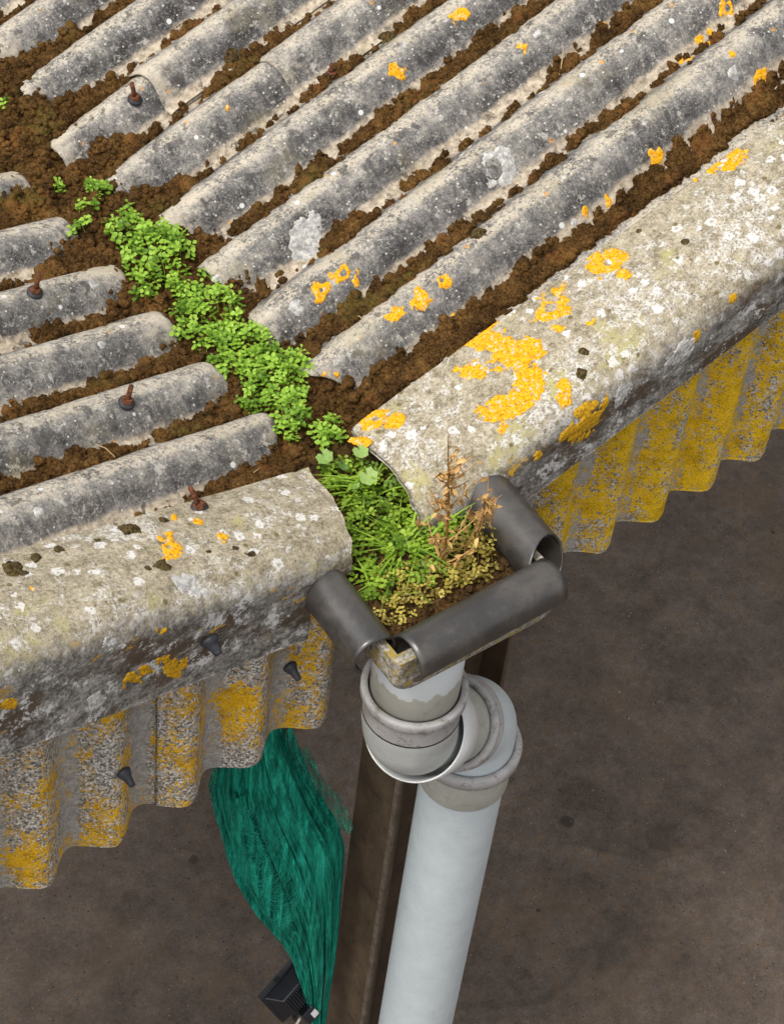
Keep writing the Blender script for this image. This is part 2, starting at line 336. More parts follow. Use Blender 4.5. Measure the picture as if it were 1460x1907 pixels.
m.put(m.b.inputs['Roughness'], m.rng(m.noise(30, 5, 0.7), 0.3, 0.7, 0.30, 0.43)); m.bump(m.noise(420, 2), 0.12, 0.001); cg = m.b.inputs['Base Color'].links[0].from_socket; m.col(m.mix(m.math('MULTIPLY', m.rng(m.math('ADD', m.noise(12, 5, 0.7), m.math('MULTIPLY', m.noise(300, 2), 0.15)), 0.54, 0.72), 0.22), cg, (0.16, 0.135, 0.11))); M['guard'] = m.m
def make_pvc(name, a, b, dirt=0.4, rough=0.45):
    m = Mat(name, rough, 0.4); c = m.ramp(m.noise(14, 5, 0.65), [(0.35, a), (0.65, b)])
    d = m.math('MULTIPLY', m.rng(m.noise(38, 6, 0.75), 0.52, 0.64), dirt); c = m.mix(d, c, (0.20, 0.18, 0.14))
    c = m.mix(m.math('MULTIPLY', m.dots(60, 0.12, 0.06, 1, 0.04), 0.7), c, (0.12, 0.10, 0.08)); m.col(c)
    m.bump(m.noise(300, 3), 0.06, 0.001); return m
M['pvc'] = make_pvc('grey_pipe_plastic', (0.50, 0.56, 0.595), (0.56, 0.62, 0.65), 0.10).m
M['pvc_beige'] = make_pvc('yellowed_grey_plastic', (0.38, 0.38, 0.34), (0.46, 0.46, 0.42), 0.3).m
M['pvc_elbow'] = make_pvc('grey_elbow_plastic', (0.42, 0.44, 0.43), (0.49, 0.51, 0.50), 0.2).m
M['pvc_dirty'] = make_pvc('dirty_collar_plastic', (0.30, 0.29, 0.29), (0.44, 0.43, 0.43), 0.9, 0.7).m
M['pvc_white'] = make_pvc('chalky_white_plastic', (0.60, 0.62, 0.62), (0.70, 0.71, 0.71), 0.15).m
m = make_pvc('painted_outlet', (0.40, 0.40, 0.35), (0.46, 0.455, 0.40), 0.25)
z = m.xyz()[2]; cc = m.b.inputs['Base Color'].links[0].from_socket
m.col(m.mix(m.rng(m.math('ADD', z, m.math('MULTIPLY', m.noise(32, 4), 0.09)), -0.176, -0.170), cc, (0.62, 0.66, 0.68))); M['outlet'] = m.m
m = Mat('mossy_concrete', 0.95, 0.2)
c = m.ramp(m.noise(90, 5, 0.75), [(0.36, (0.10, 0.09, 0.07)), (0.5, (0.28, 0.26, 0.22)), (0.64, (0.52, 0.49, 0.44))])
c = m.mix(m.rng(m.noise(55, 5, 0.7), 0.52, 0.58), c, (0.34, 0.25, 0.06)); m.col(c); m.bump(m.noise(160, 4), 0.7, 0.004); M['concrete'] = m.m
m = Mat('brown_painted_steel', 0.55, 0.35)
c = m.ramp(m.noise(9, 6, 0.7, m.sc(1.3, 1.3, 0.8)), [(0.36, (0.060, 0.041, 0.026)), (0.52, (0.092, 0.063, 0.039)), (0.66, (0.125, 0.088, 0.056))])
c = m.mix(m.math('MULTIPLY', m.rng(m.noise(22, 5, 0.75), 0.56, 0.66), 0.7), c, (0.03, 0.024, 0.017)); m.col(c); m.bump(m.noise(60, 4), 0.15, 0.002); M['steel'] = m.m
M['worn'] = make_simple('worn_brown_steel', [(0.36, (0.08, 0.057, 0.038)), (0.64, (0.165, 0.13, 0.10))], 40, 0.6, 0.35, 0.1).m
M['rust'] = make_simple('rusty_iron', [(0.35, (0.05, 0.022, 0.014)), (0.65, (0.20, 0.075, 0.035))], 160, 0.9, 0.2, 0.5).m
M['rubber'] = make_simple('black_rubber', [(0.35, (0.014, 0.015, 0.02)), (0.65, (0.035, 0.037, 0.045))], 120, 0.55, 0.4, 0.1).m
M['lamp_black'] = make_simple('black_lamp_plastic', [(0.35, (0.005, 0.006, 0.009)), (0.65, (0.011, 0.013, 0.019))], 60, 0.38, 0.5, 0.05).m
M['sticker'] = make_simple('white_sticker', [(0.35, (0.45, 0.47, 0.47)), (0.65, (0.7, 0.7, 0.7))], 150, 0.6, 0.3, 0).m
M['cable'] = make_simple('pale_cable', [(0.35, (0.40, 0.36, 0.30)), (0.65, (0.52, 0.48, 0.42))], 100, 0.6, 0.3, 0).m
M['glass'] = make_simple('lamp_glass', [(0.35, (0.05, 0.055, 0.06)), (0.65, (0.06, 0.065, 0.07))], 10, 0.1, 0.5, 0).m
M['straw'] = make_simple('dry_straw', [(0.35, (0.36, 0.25, 0.12)), (0.65, (0.55, 0.42, 0.24))], 60, 0.8, 0.2, 0).m
m = Mat('green_netting', 0.75, 0.15)
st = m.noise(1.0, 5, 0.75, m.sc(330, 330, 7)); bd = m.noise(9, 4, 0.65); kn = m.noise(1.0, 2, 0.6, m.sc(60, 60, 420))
ly = m.noise(1.0, 3, 0.6, m.sc(70, 70, 1.3)); c = m.ramp(m.math('ADD', m.math('MULTIPLY', st, 0.38), m.math('ADD', m.math('MULTIPLY', bd, 0.10), m.math('MULTIPLY', ly, 0.52))), [(0.38, (0.0, 0.05, 0.034)), (0.5, (0.005, 0.22, 0.15)), (0.61, (0.03, 0.52, 0.37))]); m.col(c); m.bump(st, 0.9, 0.005)  # long streaks: layer thickness plus fold shading painted into the colour
hole = m.math('MAXIMUM', m.rng(st, 0.50, 0.44), m.rng(kn, 0.52, 0.44)); m.put(m.b.inputs['Alpha'], m.math('SUBTRACT', 1.0, m.math('MULTIPLY', hole, m.rng(m.attr('sheer'), 0.0, 1.0, 0.0, 0.92))))
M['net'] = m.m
m = Mat('green_netting_thread', 0.7, 0.25); m.col(m.ramp(m.noise(30, 4), [(0.36, (0.006, 0.20, 0.14)), (0.64, (0.03, 0.42, 0.30))])); M['thread'] = m.m
M['ground'] = make_ground().m

# ------------------------------------------------------------------ roof geometry constants (metres)
P = 0.177; AMP = 0.0255
TL, TR = 0.2437, 0.2853; WL, WR = 0.0595, 0.0864; YL, YR = 0.0685, 0.1219
def phase(side, x, y):
    y0 = YR if side == 'R' else YL
    c = np.cos(2 * np.pi * (y - y0 + 0.010 * (vn(x * 1.4, np.round((y - y0) / P) * 3.3, 5) - 0.5)) / P)
    return 1 - 2 * np.clip((1 - c) / 2, 0, 1) ** 1.35   # broad crests, narrower hollows
def roof_z(side, x, y):
    d = (x - WR) if side == 'R' else (-x - WL)
    t = TR if side == 'R' else TL
    return t * d + AMP * (phase(side, x, y) - 1) - (sstep(YR + 1.7 * P, YR + 1.1 * P, y) * (0.030 + 0.034 * np.clip(d, 0, 1.4)) if side == 'R' else 0.0 * y) + 0.004 * (vn(x * 2.2, y * 3.1, 9) - 0.5) + 0.0012 * (fbm(x * 40, y * 40, 2, 3) - 0.5)

def sheet(side, k0, k1, starts, xe, parent, zoff=0.0):
    """one corrugated sheet; starts: dict crest index -> distance of its cut end from the valley end line"""
    y0 = YR if side == 'R' else YL; w = WR if side == 'R' else WL
    ny = int(round((k1 - k0) * 22)) + 1
    y = y0 + P * np.linspace(k0, k1, ny)
    fine = np.arange(0, 2.3, 0.0085); fine = fine[fine < xe - 0.05]
    d = np.concatenate([fine, np.linspace(fine[-1] + 0.03, xe, max(2, int((xe - fine[-1]) / 0.04)))]) if xe > fine[-1] + 0.04 else np.append(fine, xe)
    ks = (y - y0) / P
    base = np.interp(ks, sorted(starts), [starts[k] for k in sorted(starts)])
    base = base + 0.006 * (vn(ks * 5, ks * 0, 21) - 0.5) + 0.003 * (vn(ks * 23, ks * 0, 22) - 0.5)
    D = base[None, :] + (d[:, None]) * (xe - base[None, :]) / xe
    Y = np.repeat(y[None, :], len(d), 0); X = (w + D) if side == 'R' else -(w + D)
    Z = roof_z(side, X, Y) + zoff
    Z = Z - 0.006 * np.exp(-(D - base[None, :]) / 0.006) * 0.5
    top = np.stack([X, Y, Z], -1)
    # turned-under end: lip and a strip of underside
    th = 0.0075; rows = []
    for dd, dz in ((0.14, -th), (0.05, -th), (0.002, -th), (-0.001, -th * 0.55)):
        Dx = base + dd; Xr = (w + Dx) if side == 'R' else -(w + Dx)
        rows.append(np.stack([Xr, y, roof_z(side, Xr, y) + zoff + dz - 0.003], -1))
    A = np.concatenate([np.array(rows), top], 0)
    ph = phase(side, A[..., 0], A[..., 1])
    V = A.reshape(-1, 3); F = grid_faces(A.shape[0], A.shape[1])
    if side == 'L': F = F[:, ::-1]
    ce = np.exp(-np.maximum(np.concatenate([np.zeros((4, ny)), D - base[None, :]], 0), 0) / 0.13) * (0.3 + 0.7 * vn(A[..., 1] * 9, A[..., 1] * 0, 55))
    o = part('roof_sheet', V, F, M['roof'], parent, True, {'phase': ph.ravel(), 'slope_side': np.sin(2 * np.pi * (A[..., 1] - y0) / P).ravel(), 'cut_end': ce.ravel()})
    return o

roofR = thing('corrugated_roof', 'grey corrugated cement roof slope rising to the right behind the yellow cladding', 'roof', 'roof slopes meeting at the valley', (WR, 0, 0))
roofL = thing('corrugated_roof', 'grey corrugated cement roof slope on the left with four rusty bolts', 'roof', 'roof slopes meeting at the valley', (-WL, 0, 0))
roofR.location = roofL.location = (0, 0, 0)
jr = {k: RNG.uniform(-0.008, 0.010) for k in range(-1, 28)}; jl = {k: RNG.uniform(-0.008, 0.010) for k in range(-1, 28)}
jr[0] = jr[1] = 0.16; jr[7] = -0.03; jr[4] = 0.005
def st(j, a, b): return {k: j[k] for k in range(int(math.floor(a)), int(math.ceil(b)) + 1)}
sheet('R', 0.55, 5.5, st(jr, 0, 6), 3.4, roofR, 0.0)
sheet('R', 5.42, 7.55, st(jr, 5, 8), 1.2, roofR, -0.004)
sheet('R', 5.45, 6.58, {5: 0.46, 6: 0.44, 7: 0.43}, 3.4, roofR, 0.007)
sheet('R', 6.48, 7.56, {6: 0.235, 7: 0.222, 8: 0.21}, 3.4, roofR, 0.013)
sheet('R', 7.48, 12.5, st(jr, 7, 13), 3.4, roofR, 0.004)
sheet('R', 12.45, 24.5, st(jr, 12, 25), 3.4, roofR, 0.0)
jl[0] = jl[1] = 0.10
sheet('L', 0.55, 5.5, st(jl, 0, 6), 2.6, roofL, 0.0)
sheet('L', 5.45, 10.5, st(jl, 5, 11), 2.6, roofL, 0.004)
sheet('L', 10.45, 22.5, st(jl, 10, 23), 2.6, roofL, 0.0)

# ------------------------------------------------------------------ verge cappings (L shaped, rounded corner)
G = -0.035; TILT = 0.13; FACE_Y = 0.02
VERGE = {'L': (-0.13, 0.262, 0.036, -0.285, 0.235), 'R': (0.037, 0.30, 0.013, 0.264, 0.19)}
def verge_point(side, x, s):
    """s in 0..1 flange from inner edge to corner, 1..2 corner arc, 2..3 face down; returns (...,3)"""
    x0, y0, z0, sl, hh = VERGE[side]; x = np.asarray(x, float); s = np.asarray(s, float)
    yi = y0 + G * (x - x0); yf = FACE_Y + G * x; zi = z0 + sl * (x - x0)
    R = 0.082; wfl = (yi - yf) - R
    a0 = math.atan(TILT)
    t1 = np.clip(s, 0, 1); t2 = np.clip(s - 1, 0, 1); t3 = np.clip(s - 2, 0, 1)
    yy = yi - wfl * t1; zz = zi + TILT * wfl * t1 + 0.006 * np.sin(np.pi * t1)
    ang = a0 + (-math.pi / 2 - a0) * t2
    # arc centre below the flange end, normal (−sin a0, cos a0) -> simple rounded corner
    cy = yi - wfl + R * math.sin(a0) * 0 ; cz = zi + TILT * wfl - R
    yy = np.where(s > 1, cy - R * np.sin(np.pi / 2 * t2), yy); zz = np.where(s > 1, cz + R * np.cos(np.pi / 2 * t2), zz)
    hx = hh + (0.045 * np.clip(-x - 0.13, 0, 3) if side == 'L' else 0.0 * x)
    zz = np.where(s > 2, cz - (hx - R) * t3, zz)
    yy = np.where(s > 2, yy - 0.004 * t3, yy)
    wob = 0.006 * (vn(x * 6, s * 2.3, 31) - 0.5) + 0.003 * (fbm(x * 30, s * 9, 3, 33) - 0.5)
    return np.stack([x + 0 * yy, yy - wob * np.clip(s - 0.8, 0, 1), zz + wob], -1)
def verge_bottom(side, x):
    """where the face is cut to clear the gutter trough"""
    if side == 'L': return np.where(x > -0.275, 2.02 - 0.0 * x, 3.0)
    return np.where(x < 0.185, 2.02, 3.0)
def verge(side, xa, xb, parent):
    n1 = int(abs(min(abs(xb - xa), 2.1)) / 0.007)
    x = np.concatenate([np.linspace(xa, xa + math.copysign(2.1, xb - xa), n1), np.linspace(xa + math.copysign(2.15, xb - xa), xb, 12)])
    s = np.concatenate([np.linspace(0, 1, 34), np.linspace(1, 2, 16)[1:], np.linspace(2, 3, 26)[1:]])
    X, S = np.meshgrid(x, s, indexing='ij')
    # ragged cut end
    e = np.exp(-np.abs(X - xa) / 0.06); X = X + e * (0.010 * (vn(S * 9, S * 0, 41) - 0.5) + ((0.028 - 0.04 * np.clip(S, 0, 2)) if side == 'L' else (0.004 - 0.024 * np.clip(S, 0, 1.6))))
    lim = verge_bottom(side, X)
    S2 = np.minimum(S, lim)
    Pt = verge_point(side, X, S2)
    r = np.exp(-np.abs(X - xa) / 0.008); Pt[..., 2] -= 0.006 * r
    inner = Pt.copy(); th = 0.009
    nrm_y = np.where(S < 1, 0, np.where(S < 2, np.sin((S - 1) * np.pi / 2), 1)); nrm_z = np.where(S < 1, 1, np.where(S < 2, np.cos((S - 1) * np.pi / 2), 0))
    inner[..., 1] += nrm_y * th; inner[..., 2] -= nrm_z * th
    V = np.concatenate([Pt.reshape(-1, 3), inner.reshape(-1, 3)], 0); nu, nv = X.shape; N = nu * nv
    F1 = grid_faces(nu, nv); F2 = F1[:, ::-1] + N
    bl = []
    i = np.arange(nu - 1); j = np.arange(nv - 1)
    def st4(a, b): return np.stack([a, b, b + N, a + N], -1)
    bl += [st4(i * nv + nv - 1, (i + 1) * nv + nv - 1)[:, ::-1], st4(i * nv, (i + 1) * nv), st4(j, j + 1)[:, ::-1], st4((nu - 1) * nv + j, (nu - 1) * nv + j + 1)]
    F = np.concatenate([F1, F2] + bl, 0)
    if side == 'R': F = F[:, ::-1]
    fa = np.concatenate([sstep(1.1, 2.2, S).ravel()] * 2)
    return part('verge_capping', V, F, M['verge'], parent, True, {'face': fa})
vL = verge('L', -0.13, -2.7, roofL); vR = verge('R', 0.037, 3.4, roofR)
vL['label'] = 'white crusted verge capping with dark moss cushions'; vR['label'] = 'white crusted verge capping with large orange lichens'

# ------------------------------------------------------------------ gable cladding (corrugation runs vertically)
PC = 0.1647; CB = 0.0255
def clad_y(x, xc): return 0.05 - 0.02 * x + CB * (1 - np.cos(2 * np.pi * (x - xc) / PC))
def clad(side, xa, xb, xc, zb, mat, parent, yoff=0.0, tilt=0.0):
    nx = max(8, int(abs(xb - xa) / 0.0075)); x = np.linspace(xa, xb, nx)
    if side == 'L': zt = 0.037 - TL * (x + 0.13) - 0.02
    else: zt = 0.013 + TR * (x - 0.037) - 0.0
    t = np.linspace(0, 1, 60) ** 1.0
    X, T = np.meshgrid(x, t, indexing='ij')
    bot = zb + tilt * (x - xa) + 0.008 * (vn(x * 14, x * 0, 61) - 0.5) + 0.004 * (vn(x * 60, x * 0, 62) - 0.5)
    Z = zt[:, None] * (1 - T) + bot[:, None] * T
    Y = clad_y(X, xc) + yoff + 0.002 * (fbm(X * 20, Z * 20, 3, 63) - 0.5)
    Pt = np.stack([X, Y, Z], -1); inn = Pt.copy(); inn[..., 1] += 0.009
    Pt[:, -1, 1] += 0.0035
    V = np.concatenate([Pt.reshape(-1, 3), inn.reshape(-1, 3)], 0); nu, nv = X.shape; N = nu * nv
    F1 = grid_faces(nu, nv); i = np.arange(nu - 1); j = np.arange(nv - 1)
    def st4(a, b): return np.stack([a, b, b + N, a + N], -1)
    F = np.concatenate([F1, F1[:, ::-1] + N, st4(i * nv + nv - 1, (i + 1) * nv + nv - 1)[:, ::-1], st4(j, j + 1)[:, ::-1], st4((nu - 1) * nv + j, (nu - 1) * nv + j + 1)], 0)[:, ::-1]
    if xb > xa: F = F[:, ::-1]
    ph = np.cos(2 * np.pi * (X - xc) / PC); top = 1 - np.clip((zt[:, None] - Z - 0.12) / 0.30, 0, 1)
    return part('cladding_sheet', V, F, mat, parent, True, {'phase': np.concatenate([ph.ravel()] * 2), 'topness': np.concatenate([top.ravel()] * 2)})
gabL = thing('gable_cladding', 'vertical corrugated gable cladding speckled white and orange, green netting below it', 'cladding', 'gable cladding panels')
gabR = thing('gable_cladding', 'vertical corrugated gable cladding covered in mustard yellow lichen on the right', 'cladding', 'gable cladding panels')
XCL = -0.1595 - 0.041; XCR = 0.6519 - 0.041
clad('L', -0.585, -0.168, XCL, -0.528, M['clad_l'], gabL, -0.007)
clad('L', -1.65, -0.55, XCL, -0.535, M['clad_l'], gabL, 0.004)
clad('L', -2.7, -1.62, XCL, -0.53, M['clad_l'], gabL, -0.006)
clad('R', 0.268, 1.30, XCR, -0.528, M['clad_r'], gabR, 0.0)
clad('R', 1.26, 3.4, XCR, -0.525, M['clad_r'], gabR, 0.008)

# ------------------------------------------------------------------ ground
gx = np.array([-60, -8, -2] + list(np.linspace(-1.5, 4.5, 60)) + [6, 12, 60.0]); gy = np.array([-60, -8, -3] + list(np.linspace(-2, 4.5, 60)) + [6, 12, 60.0])
XX, YY = np.meshgrid(gx, gy, indexing='ij'); GZ = -3.45
ZZ = GZ + 0.02 * (fbm(XX * 0.8, YY * 0.8, 3, 71) - 0.5)
g = part('ground', np.stack([XX, YY, ZZ], -1).reshape(-1, 3), grid_faces(*XX.shape), M['ground']); tag(g, kind='structure')

# ------------------------------------------------------------------ valley gutter end with outlet
gut = thing('valley_gutter', 'lichen stained cement gutter end filled with plants under black pipe guards', 'gutter')
phi = -0.085; gc = Vector((-0.048, -0.07, 0))
def gl(x, y, z):   # gutter-local to world
    c, s = math.cos(phi), math.sin(phi); return Vector((gc.x + c * x - s * y, gc.y + s * x + c * y, z))
HW = 0.196; Y0 = -0.125; Y1 = 0.75; DEP = 0.108; WT = 0.016
def gut_section(off):
    pts = []; h = HW - off; R = 0.05 - off * 0.5
    for i in range(7):
        a = math.pi + i / 6 * math.pi / 2; pts.append((-h + R + R * math.cos(a), -DEP + off + R + R * math.sin(a)))
    for i in range(7):
        a = 1.5 * math.pi + i / 6 * math.pi / 2; pts.append((h - R + R * math.cos(a), -DEP + off + R + R * math.sin(a)))
    return [(-h, -0.004)] + pts + [(h, -0.004)]
so_, si_ = gut_section(0), gut_section(WT)
V = []; F = []; n = len(so_)
rows_o = [(Y0 - 0.024, 0.014), (Y0 - 0.0225, 0.007), (Y0 - 0.019, 0.003), (Y0 - 0.012, 0.0)] + [(Y0 + q, 0.0) for q in (0.05, 0.12, 0.2, 0.28, 0.36)]
rows_i = [Y0, Y0 + 0.05, Y0 + 0.12, Y0 + 0.2, Y0 + 0.28, Y0 + 0.36]
for yv, off in rows_o: V += [gl(px, yv, pz) for px, pz in gut_section(off)]
no = len(rows_o) * n
for yv in rows_i: V += [gl(px, yv, pz) for px, pz in si_]
for a in range(len(rows_o) - 1):
    for b in range(n - 1): F.append((a * n + b, a * n + b + 1, (a + 1) * n + b + 1, (a + 1) * n + b))
for a in range(len(rows_i) - 1):
    for b in range(n - 1): F.append((no + a * n + b, no + (a + 1) * n + b, no + (a + 1) * n + b + 1, no + a * n + b + 1))
F.append(tuple(range(n))); F.append(tuple(no + q for q in range(n))[::-1])
for b in (0, n - 1):   # rims
    for a in range(len(rows_i) - 1): F.append((( 3 + a) * n + b, (4 + a) * n + b, no + (a + 1) * n + b, no + a * n + b))
F.append((0, n, 2 * n, 3 * n, no, no + n - 1, 4 * n - 1, 3 * n - 1, 2 * n - 1, n - 1))
part('trough', V, F, M['concrete'], gut, False)
OX, OY = -0.102, -0.108
V, F = lathe([(0.078, -0.09), (0.090, -0.093), (0.090, -0.20), (0.0895, -0.36), (0.080, -0.36)], (OX, OY, 0), (0, 0, 1), 56)
part('outlet_spigot', V, F, M['outlet'], gut)

# split black pipes clipped over the gutter rims
def guard(a, b, r, label, gap=0.60, cut=None):
    a = Vector(a); b = Vector(b); d = (b - a).normalized(); side = d.cross(Vector((0, 0, 1))).normalized(); up = side.cross(d)
    L = (b - a).length; n = 44; m = 26; th = 0.0045; V = []; F = []
    for lay, rr in ((0, r), (1, r - th)):
        for i in range(m + 1):
            for k in range(n + 1):
                t = -math.pi / 2 + gap + (2 * math.pi - 2 * gap) * k / n
                s = i / m * L
                if cut:   # mouth cut obliquely: the side towards the box is shorter
                    s = s - (s / L) ** 6 * cut[0] * (0.5 + 0.5 * math.cos(t - cut[1])) ** cut[2]
                p = a + d * s + side * math.cos(t) * rr + up * math.sin(t) * rr; V.append(p)
    N = (m + 1) * (n + 1)
    for i in range(m):
        for k in range(n):
            q = i * (n + 1) + k; F.append((q, q + n + 1, q + n + 2, q + 1)); F.append((N + q, N + q + 1, N + q + n + 2, N + q + n + 1))
    for i in range(m):
        for k in (0, n):
            q = i * (n + 1) + k; F.append((q, q + n + 1, N + q + n + 1, N + q) if k else (q, N + q, N + q + n + 1, q + n + 1))
    for k in range(n):
        for i in (0, m):
            q = i * (n + 1) + k; F.append((q, q + 1, N + q + 1, N + q) if i == 0 else (q, N + q, N + q + 1, q + 1))
    o = part('pipe_guard', V, F, M['guard']); tag(o, label, 'pipe guard', 'black split pipes on the gutter rim'); return o
def lift(v, z): return Vector((v[0], v[1], z))
guard(Vector((-0.231,0.089,-0.022)) + Vector((0.0, 0.012, 0)), (-0.264,-0.147,-0.022), 0.0475, 'black split pipe on the left gutter rim, its top end under the left capping')
guard((-0.225,-0.191,-0.014), (0.121,-0.215,-0.014), 0.048, 'black split pipe along the front gutter rim, above the downpipe socket')
CUT_A = 2.2
guard((0.171,0.059,-0.020), (0.137,-0.205,-0.020), 0.054, 'black split pipe on the right gutter rim beside the yellow cladding', 0.60, (0.062, CUT_A, 1.3))

# ------------------------------------------------------------------ downpipe: socket, 45 degree elbow, sleeve, elbow, pipe
dp = thing('downpipe', 'pale grey plastic downpipe with two offset elbows below the gutter outlet', 'downpipe', None, (0, 0, 0))
A = Vector((OX, OY, -0.438)); C = Vector((0.163, -0.05, -0.691)); D = (C - A); L = D.length; d = D.normalized(); down = Vector((0, 0, -1))
def bend(c, d0, d1, r, ext0, ext1, n=10):
    t = 0.04; p0 = c - d0 * t; p2 = c + d1 * t
    pts = [c - d0 * ext0]
    for i in range(n + 1):
        u = i / n; pts.append(p0 * (1 - u) ** 2 + c * 2 * u * (1 - u) + p2 * u * u)
    pts.append(c + d1 * ext1); return pts
V, F = lathe([(0.0925, -0.345), (0.0925, -0.287), (0.0945, -0.283), (0.1065, -0.283), (0.108, -0.286), (0.108, -0.304), (0.1035, -0.309), (0.1012, -0.316), (0.0995, -0.36)], (OX, OY, 0), (0, 0, 1), 64)
part('socket_rim', V, F, M['pvc_dirty'], dp)
pts = bend(A, down, d, 0.1, 0.075, 0.16); V, F = sweep(pts, [0.1005, 0.0985] + [0.0965] * (len(pts) - 4) + [0.092, 0.088], 56)
o = part('elbow', V, F, M['pvc_elbow'], dp); o['label'] = 'upper elbow under the socket rim'
# white sleeve whose open mouth takes the elbow
sA = 0.085 * L
V, F = lathe([(0.099, sA + 0.09), (0.1085, sA), (0.1105, sA - 0.002), (0.1125, sA), (0.111, sA + 0.05), (0.106, sA + 0.09), (0.095, sA + 0.112), (0.0885, sA + 0.118)], A, d, 64)
part('sleeve', V, F, M['pvc_white'], dp)
V, F = sweep([A + d * (sA + 0.10), A + d * (L * 0.62), A + d * (L * 0.80)], 0.0885, 56); part('connecting_tube', V, F, M['pvc_beige'], dp)
sB = 0.64 * L
V, F = lathe([(0.0895, sB + 0.03), (0.0905, sB), (0.1, sB - 0.002), (0.1065, sB + 0.002), (0.107, sB + 0.012), (0.1045, sB + 0.016), (0.1045, sB + 0.026), (0.1065, sB + 0.03), (0.1065, sB + 0.038), (0.101, sB + 0.044), (0.098, sB + 0.05)], A, d, 64)
part('collar', V, F, M['pvc_dirty'], dp)
pts = bend(C, d, down, 0.1, 0.10, 0.14); V, F = sweep(pts, 0.099, 56); o = part('elbow', V, F, M['pvc'], dp); o['label'] = 'lower elbow turning down into the long pipe'
zD = -0.775
V, F = lathe([(0.0995, zD - 0.05), (0.0995, zD + 0.006), (0.104, zD + 0.012), (0.116, zD + 0.010), (0.119, zD), (0.118, zD - 0.02), (0.109, zD - 0.026), (0.105, zD - 0.034)], (C.x, C.y, 0), (0, 0, 1), 64)
part('socket_rim', V, F, M['pvc_dirty'], dp)
V, F = lathe([(0.1045, zD - 0.03), (0.103, zD - 0.07), (0.1025, zD - 0.125), (0.101, zD - 0.128), (0.096, zD - 0.128)], (C.x, C.y, 0), (0, 0, 1), 64); part('coupling', V, F, M['pvc_beige'], dp)
V, F = sweep([(C.x, C.y, zD - 0.05)] + [(C.x - 0.002 * i, C.y, zD - 0.05 - i * 0.5) for i in range(1, 6)] + [(C.x - 0.011, C.y, GZ + 0.012)], 0.0955, 64); part('pipe', V, F, M['pvc'], dp)

# ------------------------------------------------------------------ steel column behind the downpipe
colm = thing('steel_column', 'dark brown painted steel I section column standing behind the downpipe', 'column')
CX, CY, CT = 0.094, 0.138, -0.26; hz = (CT - GZ) / 2; zc = (CT + GZ) / 2
for cx in (CX, CX + 0.278):
    bevel(part('flange', *boxm((cx + 0.007, CY, zc), (1, 0, 0), (0, 1, 0), (0, 0, 1), 0.007, 0.073, hz), M['steel'], colm, False), 0.003)
part('web', *boxm((CX + 0.146, CY, zc), (1, 0, 0), (0, 1, 0), (0, 0, 1), 0.131, 0.005, hz - 0.002), M['steel'], colm, False)
part('edge_lip', *boxm((CX - 0.004, CY - 0.066, zc), (1, 0, 0), (0, 1, 0), (0, 0, 1), 0.0045, 0.007, hz - 0.003), M['worn'], colm, False)
pur = part('purlin', *boxm((0.05, 0.17, -0.2), (1, 0, 0), (0, 1, 0), (0, 0, 1), 1.9, 0.03, 0.055), M['steel'], None, False)
tag(pur, 'dark steel purlin running behind the gable cladding under the gutter', 'beam')

# ------------------------------------------------------------------ valley soil
def valley_z(x, y):
    x = np.asarray(x, float); y = np.asarray(y, float)
    base = -0.048 + 0.020 * sstep(0.7, 1.2, y) + 0.012 * sstep(0.28, 0.5, y)
    lump = (1 - np.clip(worley(x * 30, y * 30, 81), 0, 1)) ** 0.8 * 0.036 + (fbm(x * 12, y * 12, 4, 83) - 0.5) * 0.045 + (1 - np.clip(worley(x * 78, y * 78, 85), 0, 1)) * 0.013
    return base + lump - 0.019 - 0.05 * np.exp(-((x - 0.075) ** 2 + (y - 1.335) ** 2) / 0.05 ** 2)
def soil_patch(name, xa, xb, ya, yb, step, mat, local=None):
    x = np.arange(xa, xb, step); y = np.arange(ya, yb, step); X, Y = np.meshgrid(x, y, indexing='ij')
    if local: c, s = math.cos(phi), math.sin(phi); WX = gc.x + c * X - s * Y; WY = gc.y + s * X + c * Y
    else: WX, WY = X, Y
    Z = valley_z(WX, WY)
    return part(name, np.stack([WX, WY, Z], -1).reshape(-1, 3), grid_faces(*X.shape), mat)
o = soil_patch('valley_soil', -HW + WT * 0.7, HW - WT * 0.7, Y0, 0.40, 0.005, M['soil'], True); tag(o, 'dark mossy soil filling the gutter end below the plants', kind='stuff')
o = soil_patch('valley_moss', -0.24, 0.30, 0.30, 3.6, 0.006, M['moss']); tag(o, 'brown moss filling the valley between the two roof slopes', kind='stuff')

# ------------------------------------------------------------------ moss in the corrugation troughs
BIAS = {'R': [], 'L': []}
for px, r, a in (((0.308,0.316,0.061), .05, -.9), ((0.437,0.577,0.051), .05, -.6), ((-0.023,0.217,-0.082), .04, -.5), ((0.275,0.752,0.004), .05, -.5), ((0.145,0.751,-0.033), .07, -.8), ((0.093,0.593,-0.034), .05, -.5), ((0.882,0.485,0.226), .06, -.9), ((0.745,1.083,0.140), .05, -.9), ((0.151,0.948,-0.016), .06, -.8), ((0.311,1.028,0.060), .05, -.5), ((0.287,1.560,0.054), .06, -.8), ((0.392,1.233,0.063), .05, -.8), ((0.195,0.403,-0.016), .04, .9), ((0.371,0.728,0.034), .06, .8), ((0.238,1.145,0.028), .07, .6), ((0.189,1.379,0.027), .12, .8), ((0.195,1.644,-0.014), .10, .7), ((0.094,1.434,-0.044), .12, .9), ((0.219,0.573,-0.012), .07, .7), ((0.541,0.483,0.129), .12, .5), ((0.639,0.341,0.140), .14, .6), ((0.906,0.314,0.232), .14, .6), ((0.501,1.296,0.078), .05, .7), ((0.488,1.420,0.079), .08, .6)):
    BIAS['R'].append((px[0], px[1], r, a))
